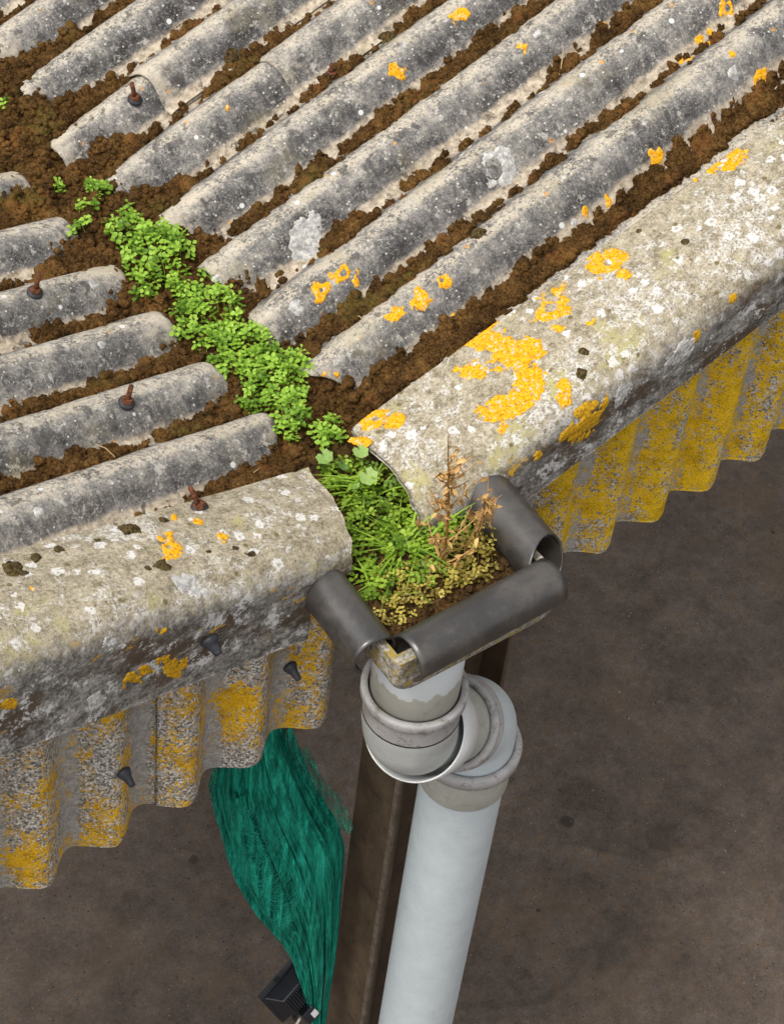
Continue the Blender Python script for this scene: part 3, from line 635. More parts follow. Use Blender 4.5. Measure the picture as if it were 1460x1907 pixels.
for px, r, a in (((-0.360,0.767,0.073), .07, -1.0), ((-0.201,1.062,-0.009), .06, -.5), ((-0.104,0.850,-0.036), .06, -.6), ((-0.538,0.613,0.115), .08, -.8), ((-0.105,0.736,-0.005), .06, .8), ((-0.318,0.717,0.028), .10, .8), ((-0.477,0.651,0.075), .08, .5), ((-0.196,0.470,0.010), .06, .7), ((-0.497,0.514,0.055), .10, .7), ((-0.178,0.335,-0.023), .07, .8), ((-0.606,0.514,0.082), .08, .5), ((-0.155,0.686,-0.028), .06, .8), ((-0.131,1.045,-0.034), .06, .6), ((-0.283,0.882,0.009), .04, .7), ((-0.336,0.511,0.016), .04, -.8), ((-0.355,0.555,0.051), .04, -.5), ((-0.380,0.362,0.041), .06, -.3), ((-0.572,0.352,0.080), .12, -1.6), ((-0.695,0.362,0.118), .12, -1.6), ((-0.163,0.337,-0.026), .10, .5)):
    BIAS['L'].append((px[0], px[1], r, a))
def moss_height(side, X, Y):
    y0 = YR if side == 'R' else YL; w = WR if side == 'R' else WL
    d = (X - w) if side == 'R' else (-X - w)
    # troughs as seen sit a little towards the gable side of the hollow
    tc = (1 - phase(side, X, Y + 0.014)) / 2
    kk = np.floor((Y - y0) / P)
    dens = fbm(X * 3.6 + kk * 5.7, kk * 3.1 + 0.3, 3, 91) - 0.5
    lump = 1 - np.clip(worley(X * 30, Y * 30, 95), 0, 1); l2 = 1 - np.clip(worley(X * 78, Y * 78, 96), 0, 1)
    c = tc * 1.45 + dens * 1.5 + (fbm(X * 26, Y * 26, 4, 93) - 0.5) * 0.4 + (lump - 0.5) * 0.85 + (l2 - 0.5) * 0.35 - 1.38
    c = c + 0.35 * np.exp(-np.clip(d, 0, 9) / 0.07) * tc
    if side == 'R': c = c + 0.75 * sstep(YR + 1.42 * P, YR + 1.26 * P, Y) * sstep(0.06, 0.16, d)
    if side == 'R': c = c + 0.10 * sstep(0.75, 0.15, Y) * tc + 0.12 * sstep(1.1, 1.6, Y) * tc * sstep(0.9, 0.2, d)
    for bx, by, r, a in BIAS[side]:
        c = c + a * 0.75 * np.exp(-((X - bx) ** 2 + (Y - by) ** 2) / (r * r)) * sstep(0.25, 0.7, tc)
    h = np.clip(c, 0, 0.4) / 0.4
    return np.where(c > 0, (h ** 0.5) * (0.003 + 0.015 * lump * (0.4 + 0.6 * h) + 0.007 * l2) + 0.001, -0.01), c
CL = []
def ico(sub=2):
    bm = bmesh.new(); bmesh.ops.create_icosphere(bm, subdivisions=sub, radius=1.0); bm.verts.index_update()
    v = np.array([q.co[:] for q in bm.verts]); f = np.array([[q.index for q in p.verts] for p in bm.faces]); bm.free(); return v, f
IV, IF = ico(2)
BLOBS = []
for q in range(10):
    n1 = np.array([fbm(IV[:, 0] * 2.2 + q * 7.1 + IV[:, 2] * 1.3, IV[:, 1] * 2.2 + IV[:, 2] * 1.7, 3, 200 + q)])[0]; n2 = worley(IV[:, 0] * 2.6 + q * 3.3 + IV[:, 2], IV[:, 1] * 2.6 - IV[:, 2], 230 + q)
    BLOBS.append(IV * (0.50 + 0.95 * n1 + 0.45 * (0.5 - n2))[:, None])
def clumps(name, P_, rad, mat, label):
    n = len(P_); idx = RNG.integers(0, 10, n); B = np.stack(BLOBS)[idx]; an = RNG.uniform(0, 6.28, n); ca, sa = np.cos(an)[:, None], np.sin(an)[:, None]
    V = np.stack([B[..., 0] * ca - B[..., 1] * sa, B[..., 0] * sa + B[..., 1] * ca, B[..., 2] * RNG.uniform(0.6, 0.95, n)[:, None]], -1) * rad[:, None, None] + P_[:, None, :]
    F = (IF[None] + (np.arange(n) * len(IV))[:, None, None]).reshape(-1, 3); V = V.reshape(-1, 3)
    # short fuzz over every clump
    m_ = 12; th = RNG.uniform(0, 6.283, (n, m_)); el = np.arcsin(RNG.uniform(-0.1, 1, (n, m_))); dr = np.stack([np.cos(el) * np.cos(th), np.cos(el) * np.sin(th), np.sin(el) * 0.8], -1)
    b = P_[:, None, :] + dr * rad[:, None, None] * 0.86; ln = RNG.uniform(0.0012, 0.0034, (n, m_, 1)); tg = np.stack([-np.sin(th), np.cos(th), th * 0], -1) * RNG.uniform(0.0007, 0.0017, (n, m_, 1))
    tip = b + (dr + RNG.uniform(-.6, .6, (n, m_, 3))) * ln + dr * 0.001
    T = np.stack([b - tg, b + tg, tip], 2).reshape(-1, 3); F = np.concatenate([F, np.arange(len(T)).reshape(-1, 3) + len(V)], 0); V = np.concatenate([V, T], 0)
    o = part(name, V.reshape(-1, 3), F, mat, None, True); tag(o, label, kind='stuff'); return o
def moss(side, xa, xb, ya, yb, mat, ntuft, label):
    st_ = 0.0045; x = np.arange(xa, xb, st_); y = np.arange(ya, yb, st_); X, Y = np.meshgrid(x, y, indexing='ij')
    H, c = moss_height(side, X, Y); Z = roof_z(side, X, Y) + np.maximum(H, -0.006)
    keep = (H[:-1, :-1] > 0) | (H[1:, 1:] > 0) | (H[1:, :-1] > 0) | (H[:-1, 1:] > 0)
    V = np.stack([X, Y, Z], -1).reshape(-1, 3); F = grid_faces(*X.shape, keep=keep); V2, F2 = compact(V, F)
    CL.append((side, X.ravel(), Y.ravel(), Z.ravel(), c.ravel(), H.ravel()))
    # fuzzy tufts
    idx = np.flatnonzero((H > 0.004).ravel()); pick = RNG.choice(idx, min(ntuft, len(idx) * 3)); n = len(pick)
    b = V[pick] + np.c_[RNG.uniform(-1, 1, (n, 2)) * st_ * 0.6, np.full(n, -0.001)]
    tv = []; tf = []
    for q in range(3):
        an = RNG.uniform(0, 2 * np.pi, n); wv = RNG.uniform(0.0012, 0.0030, n); hh = RNG.uniform(0.0015, 0.0050, n); le = RNG.uniform(0.001, 0.0045, n)
        dx, dy = np.cos(an), np.sin(an)
        p1 = b + np.c_[-dy * wv, dx * wv, 0 * wv]; p2 = b + np.c_[dy * wv, -dx * wv, 0 * wv]; p3 = b + np.c_[dx * le, dy * le, hh]
        tv.append(np.stack([p1, p2, p3], 1).reshape(-1, 3))
    TV = np.concatenate(tv, 0); TF = np.arange(len(TV)).reshape(-1, 3) + len(V2)
    tris = np.concatenate([F2[:, [0, 1, 2]], F2[:, [0, 2, 3]], TF], 0)
    o = part('roof_moss', np.concatenate([V2, TV], 0), tris, mat, None, True); tag(o, label, kind='stuff'); return o
moss('R', WR + 0.005, 2.15, 0.20, 2.75, M['moss'], 30000, 'brown moss lying in the hollows of the right roof slope')
moss('L', -1.15, -WL - 0.005, 0.28, 2.2, M['moss'], 13000, 'brown moss lying in the hollows of the left roof slope')
for side, X, Y, Z, c, H, nmax, lab in ((*CL[0], 11000, 'crumbly brown moss clumps on the right roof slope'), (*CL[1], 4800, 'crumbly brown moss clumps on the left roof slope')):
    idx = np.flatnonzero((c > 0.02) & (X * (1 if side == 'R' else -1) < 1.9)); pick = RNG.choice(idx, min(nmax, len(idx))); h = np.clip(c[pick] / 0.4, 0, 1)
    rad = RNG.uniform(0.0028, 0.0066, len(pick)) * (0.65 + 0.75 * h) * np.where(RNG.random(len(pick)) < 0.07, 1.6, 1.0)
    Pp = np.c_[X[pick] + RNG.uniform(-.002, .002, len(pick)), Y[pick] + RNG.uniform(-.002, .002, len(pick)), Z[pick] - 0.35 * H[pick] + rad * 0.25]
    clumps('moss_clumps', Pp, rad, M['moss'], lab)
n = 6000; x = RNG.uniform(-0.13, 0.16, n); y = RNG.uniform(0.32, 2.0, n); rad = RNG.uniform(0.0032, 0.0085, n) * np.where(RNG.random(n) < 0.06, 1.6, 1.0)
clumps('moss_clumps', np.c_[x, y, valley_z(x, y) + rad * 0.15], rad, M['moss'], 'crumbly brown moss clumps along the valley bottom')
n = 900; u = RNG.uniform(-HW + .03, HW - .03, n); w_ = RNG.uniform(Y0 + .02, 0.35, n); x = gc.x + math.cos(phi) * u - math.sin(phi) * w_; y = gc.y + math.sin(phi) * u + math.cos(phi) * w_; rad = RNG.uniform(0.003, 0.008, n)
clumps('soil_crumbs', np.c_[x, y, valley_z(x, y) + rad * 0.2], rad, M['soil'], 'dark soil crumbs and moss in the gutter end')
def fuzz_valley():
    n = 34000; x = RNG.uniform(-0.16, 0.2, n); y = RNG.uniform(-0.17, 2.2, n); keep = (y > 0.33) | ((x > -0.22) & (x < 0.12)); x = x[keep]; y = y[keep]; n = len(x)
    b = np.c_[x, y, valley_z(x, y) - 0.002]; tv = []
    for q in range(3):
        an = RNG.uniform(0, 2 * np.pi, n); wv = RNG.uniform(0.0012, 0.0030, n); hh = RNG.uniform(0.002, 0.006, n); le = RNG.uniform(0.001, 0.005, n); dx, dy = np.cos(an), np.sin(an)
        tv.append(np.stack([b + np.c_[-dy * wv, dx * wv, 0 * wv], b + np.c_[dy * wv, -dx * wv, 0 * wv], b + np.c_[dx * le, dy * le, hh]], 1).reshape(-1, 3))
    TV = np.concatenate(tv, 0); o = part('moss_tufts', TV, np.arange(len(TV)).reshape(-1, 3), M['moss']); tag(o, 'fine brown moss tufts along the valley bottom', kind='stuff')
fuzz_valley()

# ------------------------------------------------------------------ lichen crusts and moss cushions (parts of what they grow on)
def roof_surf(side):
    def f(u, v, lift):
        z = roof_z(side, u, v); e = 0.002
        nx = -(roof_z(side, u + e, v) - z) / e; ny = -(roof_z(side, u, v + e) - z) / e
        q = np.sqrt(nx * nx + ny * ny + 1); return np.stack([u + lift * nx / q, v + lift * ny / q, z + lift / q], -1)
    return f
def verge_surf(side):
    x0, y0, z0, sl, hh = VERGE[side]
    def f(u, v, lift):   # v = distance along the section from the inner edge (metres)
        yi = y0 + G * (u - x0); yf = FACE_Y + G * u; wfl = yi - yf - 0.082; arc = 0.082 * np.pi / 2
        s = np.where(v < wfl, v / wfl, np.where(v < wfl + arc, 1 + (v - wfl) / arc, 2 + (v - wfl - arc) / (hh - 0.082)))
        p = verge_point(side, u, s)
        t = np.clip(s - 1, 0, 1) * np.pi / 2; p[..., 1] -= np.sin(t) * lift; p[..., 2] += np.cos(t) * lift; return p
    return f
def crust(name, surf, u, v, r, mat, parent, seed, hole=0.0, hgt=0.003, aspect=1.0, rot=0.0, rag=1.1, step=0.0022, cushion=False):
    R = r * 1.5; n = max(9, int(2 * R / step)); g_ = np.linspace(-R, R, n); U, W = np.meshgrid(g_, g_, indexing='ij')
    ca, sa = math.cos(rot), math.sin(rot); a = (U * ca + W * sa) / aspect; b = (-U * sa + W * ca)
    rho = np.sqrt(a * a + b * b) / r
    f = 1 - rho + rag * (fbm(U * 0.75 / r + seed * 3.1, W * 0.75 / r, 2, seed) - 0.5) * 1.9 + rag * (fbm(U * 95 + seed, W * 95, 4, seed + 7) - 0.5) * 1.3
    if hole: f = np.minimum(f, (rho - hole) * 1.2 + 0.5 * (fbm(U * 70, W * 70 + seed, 3, seed + 9) - 0.35))
    fac = np.clip(f / 0.25, 0, 1)
    lump = 1 - np.clip(worley(U * 260 + seed, W * 260, seed), 0, 1)
    if cushion: lift = np.sqrt(np.clip(f, 0, 1)) * hgt + (lump * 0.2) * hgt - 0.0015
    else: lift = -0.0015 + fac ** 0.5 * (0.0024 + hgt * (0.1 + 0.55 * lump))
    k = f > 0; keep = k[:-1, :-1] | k[1:, 1:] | k[1:, :-1] | k[:-1, 1:]
    if not keep.any(): return None
    Pt = surf(u + U, v + W, lift).reshape(-1, 3); F = grid_faces(n, n, keep=keep); V2, F2 = compact(Pt, F)
    e1 = V2[F2[0][1]] - V2[F2[0][0]]; e2 = V2[F2[0][3]] - V2[F2[0][0]]
    if np.cross(e1, e2)[2] < 0: F2 = F2[:, ::-1]
    return part(name, V2, F2, mat, parent, True)
PXM = 1 / 900.0
sR, sL, sVR, sVL = roof_surf('R'), roof_surf('L'), verge_surf('R'), verge_surf('L')
sd_ = 100
for p, r, hole in (((0.908,0.988,0.232), 16, 0), ((0.709,0.977,0.169), 14, 0), ((0.287,0.627,0.051), 17, .35), ((0.228,0.627,0.034), 14, .3), ((0.289,0.460,0.055), 16, 0), ((0.355,0.452,0.071), 17, 0), ((0.411,0.461,0.091), 11, .3), ((0.961,0.404,0.203), 14, 0), ((1.246,0.395,0.281), 17, .25), ((1.255,0.565,0.283), 15, .5), ((1.180,0.557,0.262), 9, 0), ((1.333,0.588,0.315), 15, .3), ((1.121,0.553,0.247), 5, 0), ((0.818,0.394,0.158), 8, 0), ((0.761,0.407,0.148), 7, 0), ((1.122,0.751,0.246), 8, 0), ((0.933,0.810,0.238), 9, 0), ((0.390,1.161,0.082), 4, 0), ((1.219,0.462,0.322), 6, 0), ((0.574,0.813,0.137), 5, 0), ((0.399,0.400,0.041), 6, 0), ((0.102,0.456,0.001), 4, 0), ((0.124,0.442,-0.001), 4, 0)):
    sd_ += 1; crust('orange_lichen', sR, p[0], p[1], r * PXM * 1.1, M['lichen'], roofR, sd_, hole)
for p, r, hole, asp in (((0.682,0.612,0.152), 32, .45, 1), ((0.305,0.770,0.026), 27, 0, 1.3), ((0.167,0.630,0.019), 13, 0, 1), ((0.092,0.805,-0.004), 9, 0, 1), ((0.231,1.694,0.037), 7, 0, 1), ((0.613,1.346,0.148), 6, 0, 1), ((0.977,0.817,0.252), 6, 0, 1.5), ((0.755,0.476,0.190), 5, 0, 1), ((0.728,0.403,0.137), 5, 0, 1), ((1.108,0.449,0.285), 5, 0, 1), ((0.689,0.797,0.161), 6, 0, 1), ((1.197,0.434,0.299), 10, 0, 1), ((0.757,1.009,0.191), 7, 0, 1.6)):
    sd_ += 1; crust('white_lichen', sR, p[0], p[1], r * PXM * 1.1, M['wlichen'], roofR, sd_, hole, 0.0015, asp, 0.5, 0.5)
for p, r in (((-0.139,0.930,0.014), 8), ((-0.382,0.726,0.051), 6), ((-0.635,0.397,0.135), 9), ((-0.238,0.757,0.040), 8)):
    sd_ += 1; crust('white_lichen', sL, p[0], p[1], r * PXM * 1.1, M['wlichen'], roofL, sd_, 0, 0.003, 1, 0, 0.5)
def sv(side, p):
    x0, y0, z0, sl, hh = VERGE[side]; return p[0], (y0 + G * (p[0] - x0)) - p[1]
for p, r, hole, asp in (((1.178,0.275,0.312), 15, 0, 1), ((1.002,0.266,0.268), 27, .25, 1.3), ((0.976,0.279,0.259), 16, 0, 1), ((0.656,0.234,0.182), 27, .3, 1), ((0.499,0.231,0.142), 30, .42, 1), ((0.546,0.252,0.151), 11, 0, 1), ((0.361,0.267,0.101), 34, 0, 1.3), ((0.385,0.193,0.117), 26, 0, 1.4), ((0.288,0.223,0.088), 22, 0, 1), ((0.350,0.127,0.117), 36, .12, 1), ((0.239,0.111,0.090), 27, 0, .8), ((0.283,0.107,0.102), 20, 0, 1.5), ((0.381,0.054,0.134), 15, 0, 1.2), ((0.089,0.280,0.029), 22, .3, 1), ((0.108,0.246,0.039), 16, 0, 1), ((0.037,0.257,0.019), 13, 0, 1), ((0.924,0.271,0.247), 6, 0, 1), ((0.523,0.140,0.160), 6, 0, 1), ((0.471,0.177,0.142), 9, 0, 1), ((0.272,0.253,0.080), 8, 0, 1), ((0.655,0.189,0.188), 12, 0, 1), ((0.327,0.187,0.103), 10, 0, 1)):
    sd_ += 1; u, v = sv('R', p); crust('orange_lichen', sVR, u, v, r * PXM * 1.05, M['lichen'], roofR, sd_, hole, 0.004, asp, 0.8)
for p, r, hole in (((-0.507,0.166,0.158), 24, .15), ((-0.411,0.201,0.125), 9, 0), ((-0.398,0.151,0.128), 10, 0), ((-0.444,0.235,0.130), 6, 0), ((-0.794,0.175,0.240), 4, 0)):
    sd_ += 1; u, v = sv('L', p); crust('orange_lichen', sVL, u, v, r * PXM * 1.05, M['lichen'], roofL, sd_, hole, 0.004)
def face_v(side, p):
    f = verge_surf(side); vv = np.linspace(0.05, 0.55, 240); q = f(np.full(240, p[0]), vv, np.zeros(240)); return float(vv[np.argmin(np.abs(q[:, 2] - p[2]) + 2.0 * (q[:, 1] > p[1] + 0.05))])
for side, par, p, r, asp, rot in (('L', roofL, (-0.594,0.041,0.008), 19, 2.0, .5), ('L', roofL, (-0.679,0.044,0.038), 12, 1.6, .5), ('L', roofL, (-0.650,0.043,0.038), 9, 1.4, .3), ('L', roofL, (-0.616,0.042,0.128), 6, 1.8, .3), ('L', roofL, (-0.930,0.053,0.156), 9, 1.5, .3), ('R', roofR, (0.409,0.006,0.060), 27, 1.6, -.4), ('R', roofR, (0.360,0.007,0.058), 14, 1.4, -.4), ('R', roofR, (0.279,0.010,0.037), 9, 1, 0), ('R', roofR, (0.690,-0.004,0.148), 9, 1, 0), ('R', roofR, (0.783,-0.007,0.196), 8, 1.5, -.3)):
    sd_ += 1; crust('orange_lichen', verge_surf(side), p[0], face_v(side, p), r * PXM * 1.1, M['ochre'], par, sd_, 0, 0.002, asp, rot, 1.2)
for side, par, p, r, asp, rot in (('L', roofL, (-0.524,0.038,0.155), 16, 1.6, .4), ('L', roofL, (-0.759,0.047,0.030), 16, 1.2, .4), ('L', roofL, (-0.723,0.045,0.168), 8, 1.6, .3), ('R', roofR, (0.643,-0.002,0.128), 22, 1.8, -.5), ('R', roofR, (0.498,0.003,0.086), 12, 1.8, -.5)):
    sd_ += 1; crust('white_lichen', verge_surf(side), p[0], face_v(side, p), r * PXM * 1.1, M['wlichen'], par, sd_, 0, 0.001, asp, rot, 1.2)
for p, r in (((-0.542,0.245,0.158), 17), ((-0.614,0.240,0.179), 8), ((-0.740,0.247,0.215), 11), ((-0.691,0.248,0.200), 12), ((-0.789,0.237,0.230), 17), ((-0.549,0.133,0.174), 13), ((-0.577,0.136,0.182), 8), ((-0.467,0.237,0.137), 11), ((-0.448,0.127,0.146), 6), ((-0.394,0.113,0.132), 7), ((-0.378,0.090,0.130), 9)):
    sd_ += 1; u, v = sv('L', p); crust('moss_cushion', sVL, u, v, r * PXM * 0.85, M['dark_moss'], roofL, sd_, 0, r * PXM * 0.5, 1, 0, 0.9, 0.0020, True)
for p, r in (((0.430,0.062,0.146), 10), ((0.756,0.251,0.206), 7), ((0.787,0.153,0.227), 8), ((0.463,0.098,0.150), 9)):
    sd_ += 1; u, v = sv('R', p); crust('moss_cushion', sVR, u, v, r * PXM * 1.0, M['dark_moss'], roofR, sd_, 0, r * PXM * 0.5, 1, 0, 0.5, 0.0022, True)
for p, r in (((0.502,1.294,0.076), 22), ((0.542,0.500,0.125), 13), ((0.783,1.091,0.148), 18)):
    sd_ += 1; crust('moss_cushion', sR, p[0], p[1], r * PXM, M['dark_moss'], roofR, sd_, 0, r * PXM * 0.8, 1, 0, 0.4, 0.0026, True)

# ------------------------------------------------------------------ bolts
def roof_bolt(pos, tip, parent):
    pos = Vector(pos); tip = Vector(tip); nrm = Vector((0, 0, 1))
    V, F = sweep([pos - nrm * 0.01, pos + (tip - pos) * 0.5, tip], [0.0055, 0.0055, 0.005], 10, True); b = part('bolt', V, F, M['rust'], parent)
    V, F = lathe([(0.0, 0.010), (0.012, 0.010), (0.013, 0.006), (0.013, 0.002)], pos, (tip - pos), 6); part('nut', V, F, M['rust'], b, False)
    V, F = lathe([(0.006, 0.004), (0.013, 0.003), (0.017, 0.0), (0.017, -0.005), (0.008, -0.008)], pos, (0.1, -0.25, 1), 20); part('washer', V, F, M['rubber'], b)
for p, dv, rf in (((-0.271,0.945,0.051), (0.012, 0.0, 0.045), roofL), ((-0.304,0.580,0.057), (0.012, 0.0, 0.040), roofL), ((0.263,1.335,0.044), (-0.006, 0.005, 0.045), roofR), ((0.633,1.098,0.104), (-0.004, 0.0, 0.03), roofR)):
    v = Vector(p) + Vector((0, 0, 0.004)); roof_bolt(v, v + Vector(dv), rf)
v = Vector((-0.381,0.240,0.112)) + Vector((0, 0, 0.006)); roof_bolt(v, v + Vector((-0.012, 0.015, 0.048)), roofL)
def clad_bolt(pos, parent, sc=1.0):
    pos = Vector(pos); ax = Vector((0.05, -0.85, -0.45)).normalized()
    V, F = lathe([(0.006, -0.004), (0.020 * sc, 0.0), (0.021 * sc, 0.005), (0.016 * sc, 0.012), (0.012 * sc, 0.018), (0.0095 * sc, 0.030), (0.008 * sc, 0.036), (0.0, 0.037)], pos, ax, 18); b = part('capped_bolt', V, F, M['rubber'], parent)
FPB = (-0.514,0.038,0.033)
clad_bolt(Vector(FPB) + Vector((0, -0.002, 0)), gabL, 0.9)
for p, z in (((-0.297,0.052,-0.237), 0), ((-0.684,0.068,-0.282), 0)): clad_bolt(p, gabL, 0.72)

# ------------------------------------------------------------------ plants
def leaf_geo(Lf, W, fold=0.25, droop=0.2):
    pts = [(0, 0, 0)]; V = [(0, 0, 0)]
    prof = [(0.22, 0.55), (0.5, 1.0), (0.78, 0.72)]
    for t, w in prof:
        z = -droop * Lf * t * t
        V += [(Lf * t, -W * w, z + fold * W * w), (Lf * t, 0, z), (Lf * t, W * w, z + fold * W * w)]
    V += [(Lf, 0, -droop * Lf)]
    F = [(0, 1, 2), (0, 2, 3)]
    for i in range(2):
        a = 1 + 3 * i; F += [(a, a + 3, a + 4, a + 1), (a + 1, a + 4, a + 5, a + 2)]
    F += [(7, 10, 8), (8, 10, 9)]
    return V, F
def placed(V, F, loc, yaw, pitch, roll=0.0, s=1.0):
    Mx = Matrix.Translation(loc) @ Matrix.Rotation(yaw, 4, 'Z') @ Matrix.Rotation(-pitch, 4, 'Y') @ Matrix.Rotation(roll, 4, 'X') @ Matrix.Scale(s, 4)
    return [Mx @ Vector(v) for v in V], F
def sprig_mesh(seed, mat, ll=0.011, lw=0.0042, pairs=3, h=0.024):
    r = random.Random(seed); mb = MB(); V, F = sweep([(0, 0, -0.012), (r.uniform(-.002, .002), r.uniform(-.002, .002), h * .5), (0, 0, h)], [0.0008, 0.0007, 0.0005], 4); mb.add(V, F)
    y0 = r.uniform(0, 6)
    for k in range(pairs):
        z = h * (0.45 + 0.55 * k / (pairs - 1)) if pairs > 1 else h
        for s in (0, math.pi):
            lf = ll * r.uniform(0.75, 1.2) * (1.0 if k < pairs - 1 else 0.75)
            V, F = leaf_geo(lf, lw * r.uniform(0.85, 1.2) * (1.0 if k < pairs - 1 else 0.8), 0.3, r.uniform(0.0, 0.35)); a = y0 + k * 1.57 + s + r.uniform(-.3, .3)
            mb.add(*placed(V, F, Vector((math.cos(a) * .002, math.sin(a) * .002, z)), a, r.uniform(0.05, 0.6), r.uniform(-.3, .3)))
    return mesh_data('sprig', mb.V, mb.F, mat, True)
SPR = {'leaf': [sprig_mesh(i, M['leaf'], 0.0118, 0.0047, 3, 0.024) for i in range(8)], 'leaf_dark': [sprig_mesh(20 + i, M['leaf_dark'], 0.0105, 0.0046, 3, 0.026) for i in range(8)],
       'dry_leaf': [sprig_mesh(40 + i, M['dry_leaf'], 0.0095, 0.0040, 3, 0.022) for i in range(6)]}
def mat_plant(label, ells, kind='leaf', spacing=0.0165, dome=0.022, name='leafy_plant', group='leafy plants in the valley', seed=1, scale=1.0):
    """ells: ((x, y, z), radius along x', radius along y') in metres, on the valley bottom"""
    r = random.Random(seed); c = ells[0][0]; t = thing(name, label, 'plant', group, (c[0], c[1], float(valley_z(c[0], c[1]))))
    done = []
    for (cx, cy, _), rx, ry in ells:
        n = int(math.pi * rx * ry / (spacing * spacing) * 1.25)
        for i in range(n):
            for tr in range(12):
                a = r.uniform(0, 6.283); q = math.sqrt(r.random()) * r.uniform(0.8, 1.2); x = cx + rx * q * math.cos(a); y = cy + ry * q * math.sin(a)
                if all((x - e[0]) ** 2 + (y - e[1]) ** 2 > (spacing * 0.72) ** 2 for e in done): break
            else: continue
            done.append((x, y)); z = float(valley_z(x, y)) + dome * max(0.0, 1 - q * q) * (0.4 + 1.1 * float(vn(x * 28, y * 28, 7))) + r.uniform(-0.004, 0.006)
            o = bpy.data.objects.new('sprig', r.choice(SPR[kind])); COL.objects.link(o); o.parent = t
            o.location = Vector((x, y, z)) - t.location; o.rotation_euler = (r.uniform(-.35, .35), r.uniform(-.35, .35), r.uniform(0, 6.28)); s = r.uniform(0.8, 1.2) * scale; o.scale = (s, s, s)
    return t
Z0 = -0.03
mat_plant('largest bright green leafy mat, spilling towards the left roof from the valley', (((0.029,0.947,-0.010), .066, .074), ((0.020,1.039,-0.010), .035, .036), ((0.071,0.934,-0.010), .035, .03), ((-0.050,0.868,-0.010), .026, .025)), seed=1, dome=0.04, spacing=0.0145)
mat_plant('bright green leafy mat in mid valley, between the largest mat and the lower dense one', (((0.047,0.744,-0.020), .042, .055), ((0.020,0.802,-0.020), .025, .03), ((-0.040,0.731,-0.020), .022, .036), ((0.030,0.639,-0.020), .052, .044), ((-0.030,0.606,-0.020), .035, .03), ((0.048,0.608,-0.020), .04, .035), ((-0.020,0.675,-0.020), .03, .03), ((-0.008,0.783,-0.020), .03, .025)), seed=2, dome=0.022, spacing=0.0145)
mat_plant('dense bright green leafy mat lower in the valley beside the moss lump', (((0.013,0.510,-0.020), .060, .066), ((-0.055,0.485,-0.020), .036, .03), ((-0.016,0.420,-0.020), .034, .040), ((0.068,0.517,-0.020), .032, .03), ((0.023,0.559,-0.020), .04, .035), ((-0.052,0.383,-0.020), .025, .025)), seed=3, dome=0.03, spacing=0.0145)
mat_plant('small round green clump below the dense mat, by the orange spotted capping', (((0.013,0.332,-0.020), .034, .034),), seed=4, dome=0.02, spacing=0.0145)
mat_plant('upright narrow green clump at the top of the valley beside a corrugation end', (((0.050,1.177,-0.010), .022, .034), ((-0.002,1.139,-0.010), .020, .018)), seed=5, dome=0.01)
mat_plant('tiny green rosette alone on brown moss near the left roof sheets', (((-0.017,1.241,-0.010), .019, .014),), seed=6, dome=0.012)
mat_plant('tiny green clump at the upper end of the valley by the left picture edge', (((0.038,1.510,0.000), .014, .014),), seed=7, dome=0.015)
mat_plant('sparse green sprigs tucked under a left roof corrugation end', (((-0.058,1.089,-0.010), .014, .018), ((-0.035,1.100,-0.010), .012, .012)), seed=8, dome=0.008)
mat_plant('few pale green sprigs beside the moss between the two upper mats', (((0.076,0.829,-0.010), .016, .016), ((0.011,0.838,-0.020), .024, .018), ((0.044,0.815,-0.020), .016, .016)), seed=9, dome=0.006)
mat_plant('deep green low plants filling the gutter between the two cappings', (((-0.034,0.224,-0.040), .055, .055), ((-0.000,0.165,-0.040), .055, .06), ((-0.062,0.107,-0.040), .060, .055), ((0.007,0.099,-0.040), .045, .055)), 'leaf_dark', 0.0165, 0.02, seed=10)
mat_plant('deep green plants beside the left black pipe guard in the gutter', (((-0.148,0.060,-0.040), .045, .06), ((-0.119,0.022,-0.040), .05, .05), ((-0.046,0.036,-0.040), .05, .05), ((-0.136,-0.022,-0.040), .04, .035), ((-0.060,-0.021,-0.040), .04, .035), ((-0.069,-0.063,-0.040), .03, .025), ((-0.165,-0.033,-0.040), .025, .02)), 'leaf_dark', 0.0175, 0.015, seed=11)
mat_plant('green plants behind the dry stalk by the right capping end', (((0.009,0.012,-0.040), .045, .04), ((0.070,0.002,-0.040), .04, .04)), 'leaf_dark', 0.018, 0.012, seed=12)
mat_plant('withered yellow plant beside the right black pipe guard', (((0.046,-0.073,-0.040), .055, .045), ((-0.014,-0.079,-0.040), .04, .04), ((0.099,-0.045,-0.040), .03, .035)), 'dry_leaf', 0.0175, 0.03, 'withered_plant', 'withered plants in the gutter', 13)
mat_plant('withered yellowish growth along the inside of the front pipe guard', (((-0.154,-0.077,-0.045), .05, .022), ((-0.092,-0.074,-0.045), .04, .025), ((-0.133,-0.028,-0.045), .035, .03), ((-0.138,-0.097,-0.045), .04, .02), ((-0.046,-0.100,-0.045), .04, .02), ((-0.032,-0.036,-0.045), .03, .03), ((0.005,-0.105,-0.045), .04, .02), ((-0.117,-0.072,-0.045), .05, .03), ((-0.179,-0.099,-0.045), .03, .012)), 'dry_leaf', 0.0140, 0.008, 'withered_plant', 'withered plants in the gutter', 14, 0.85)

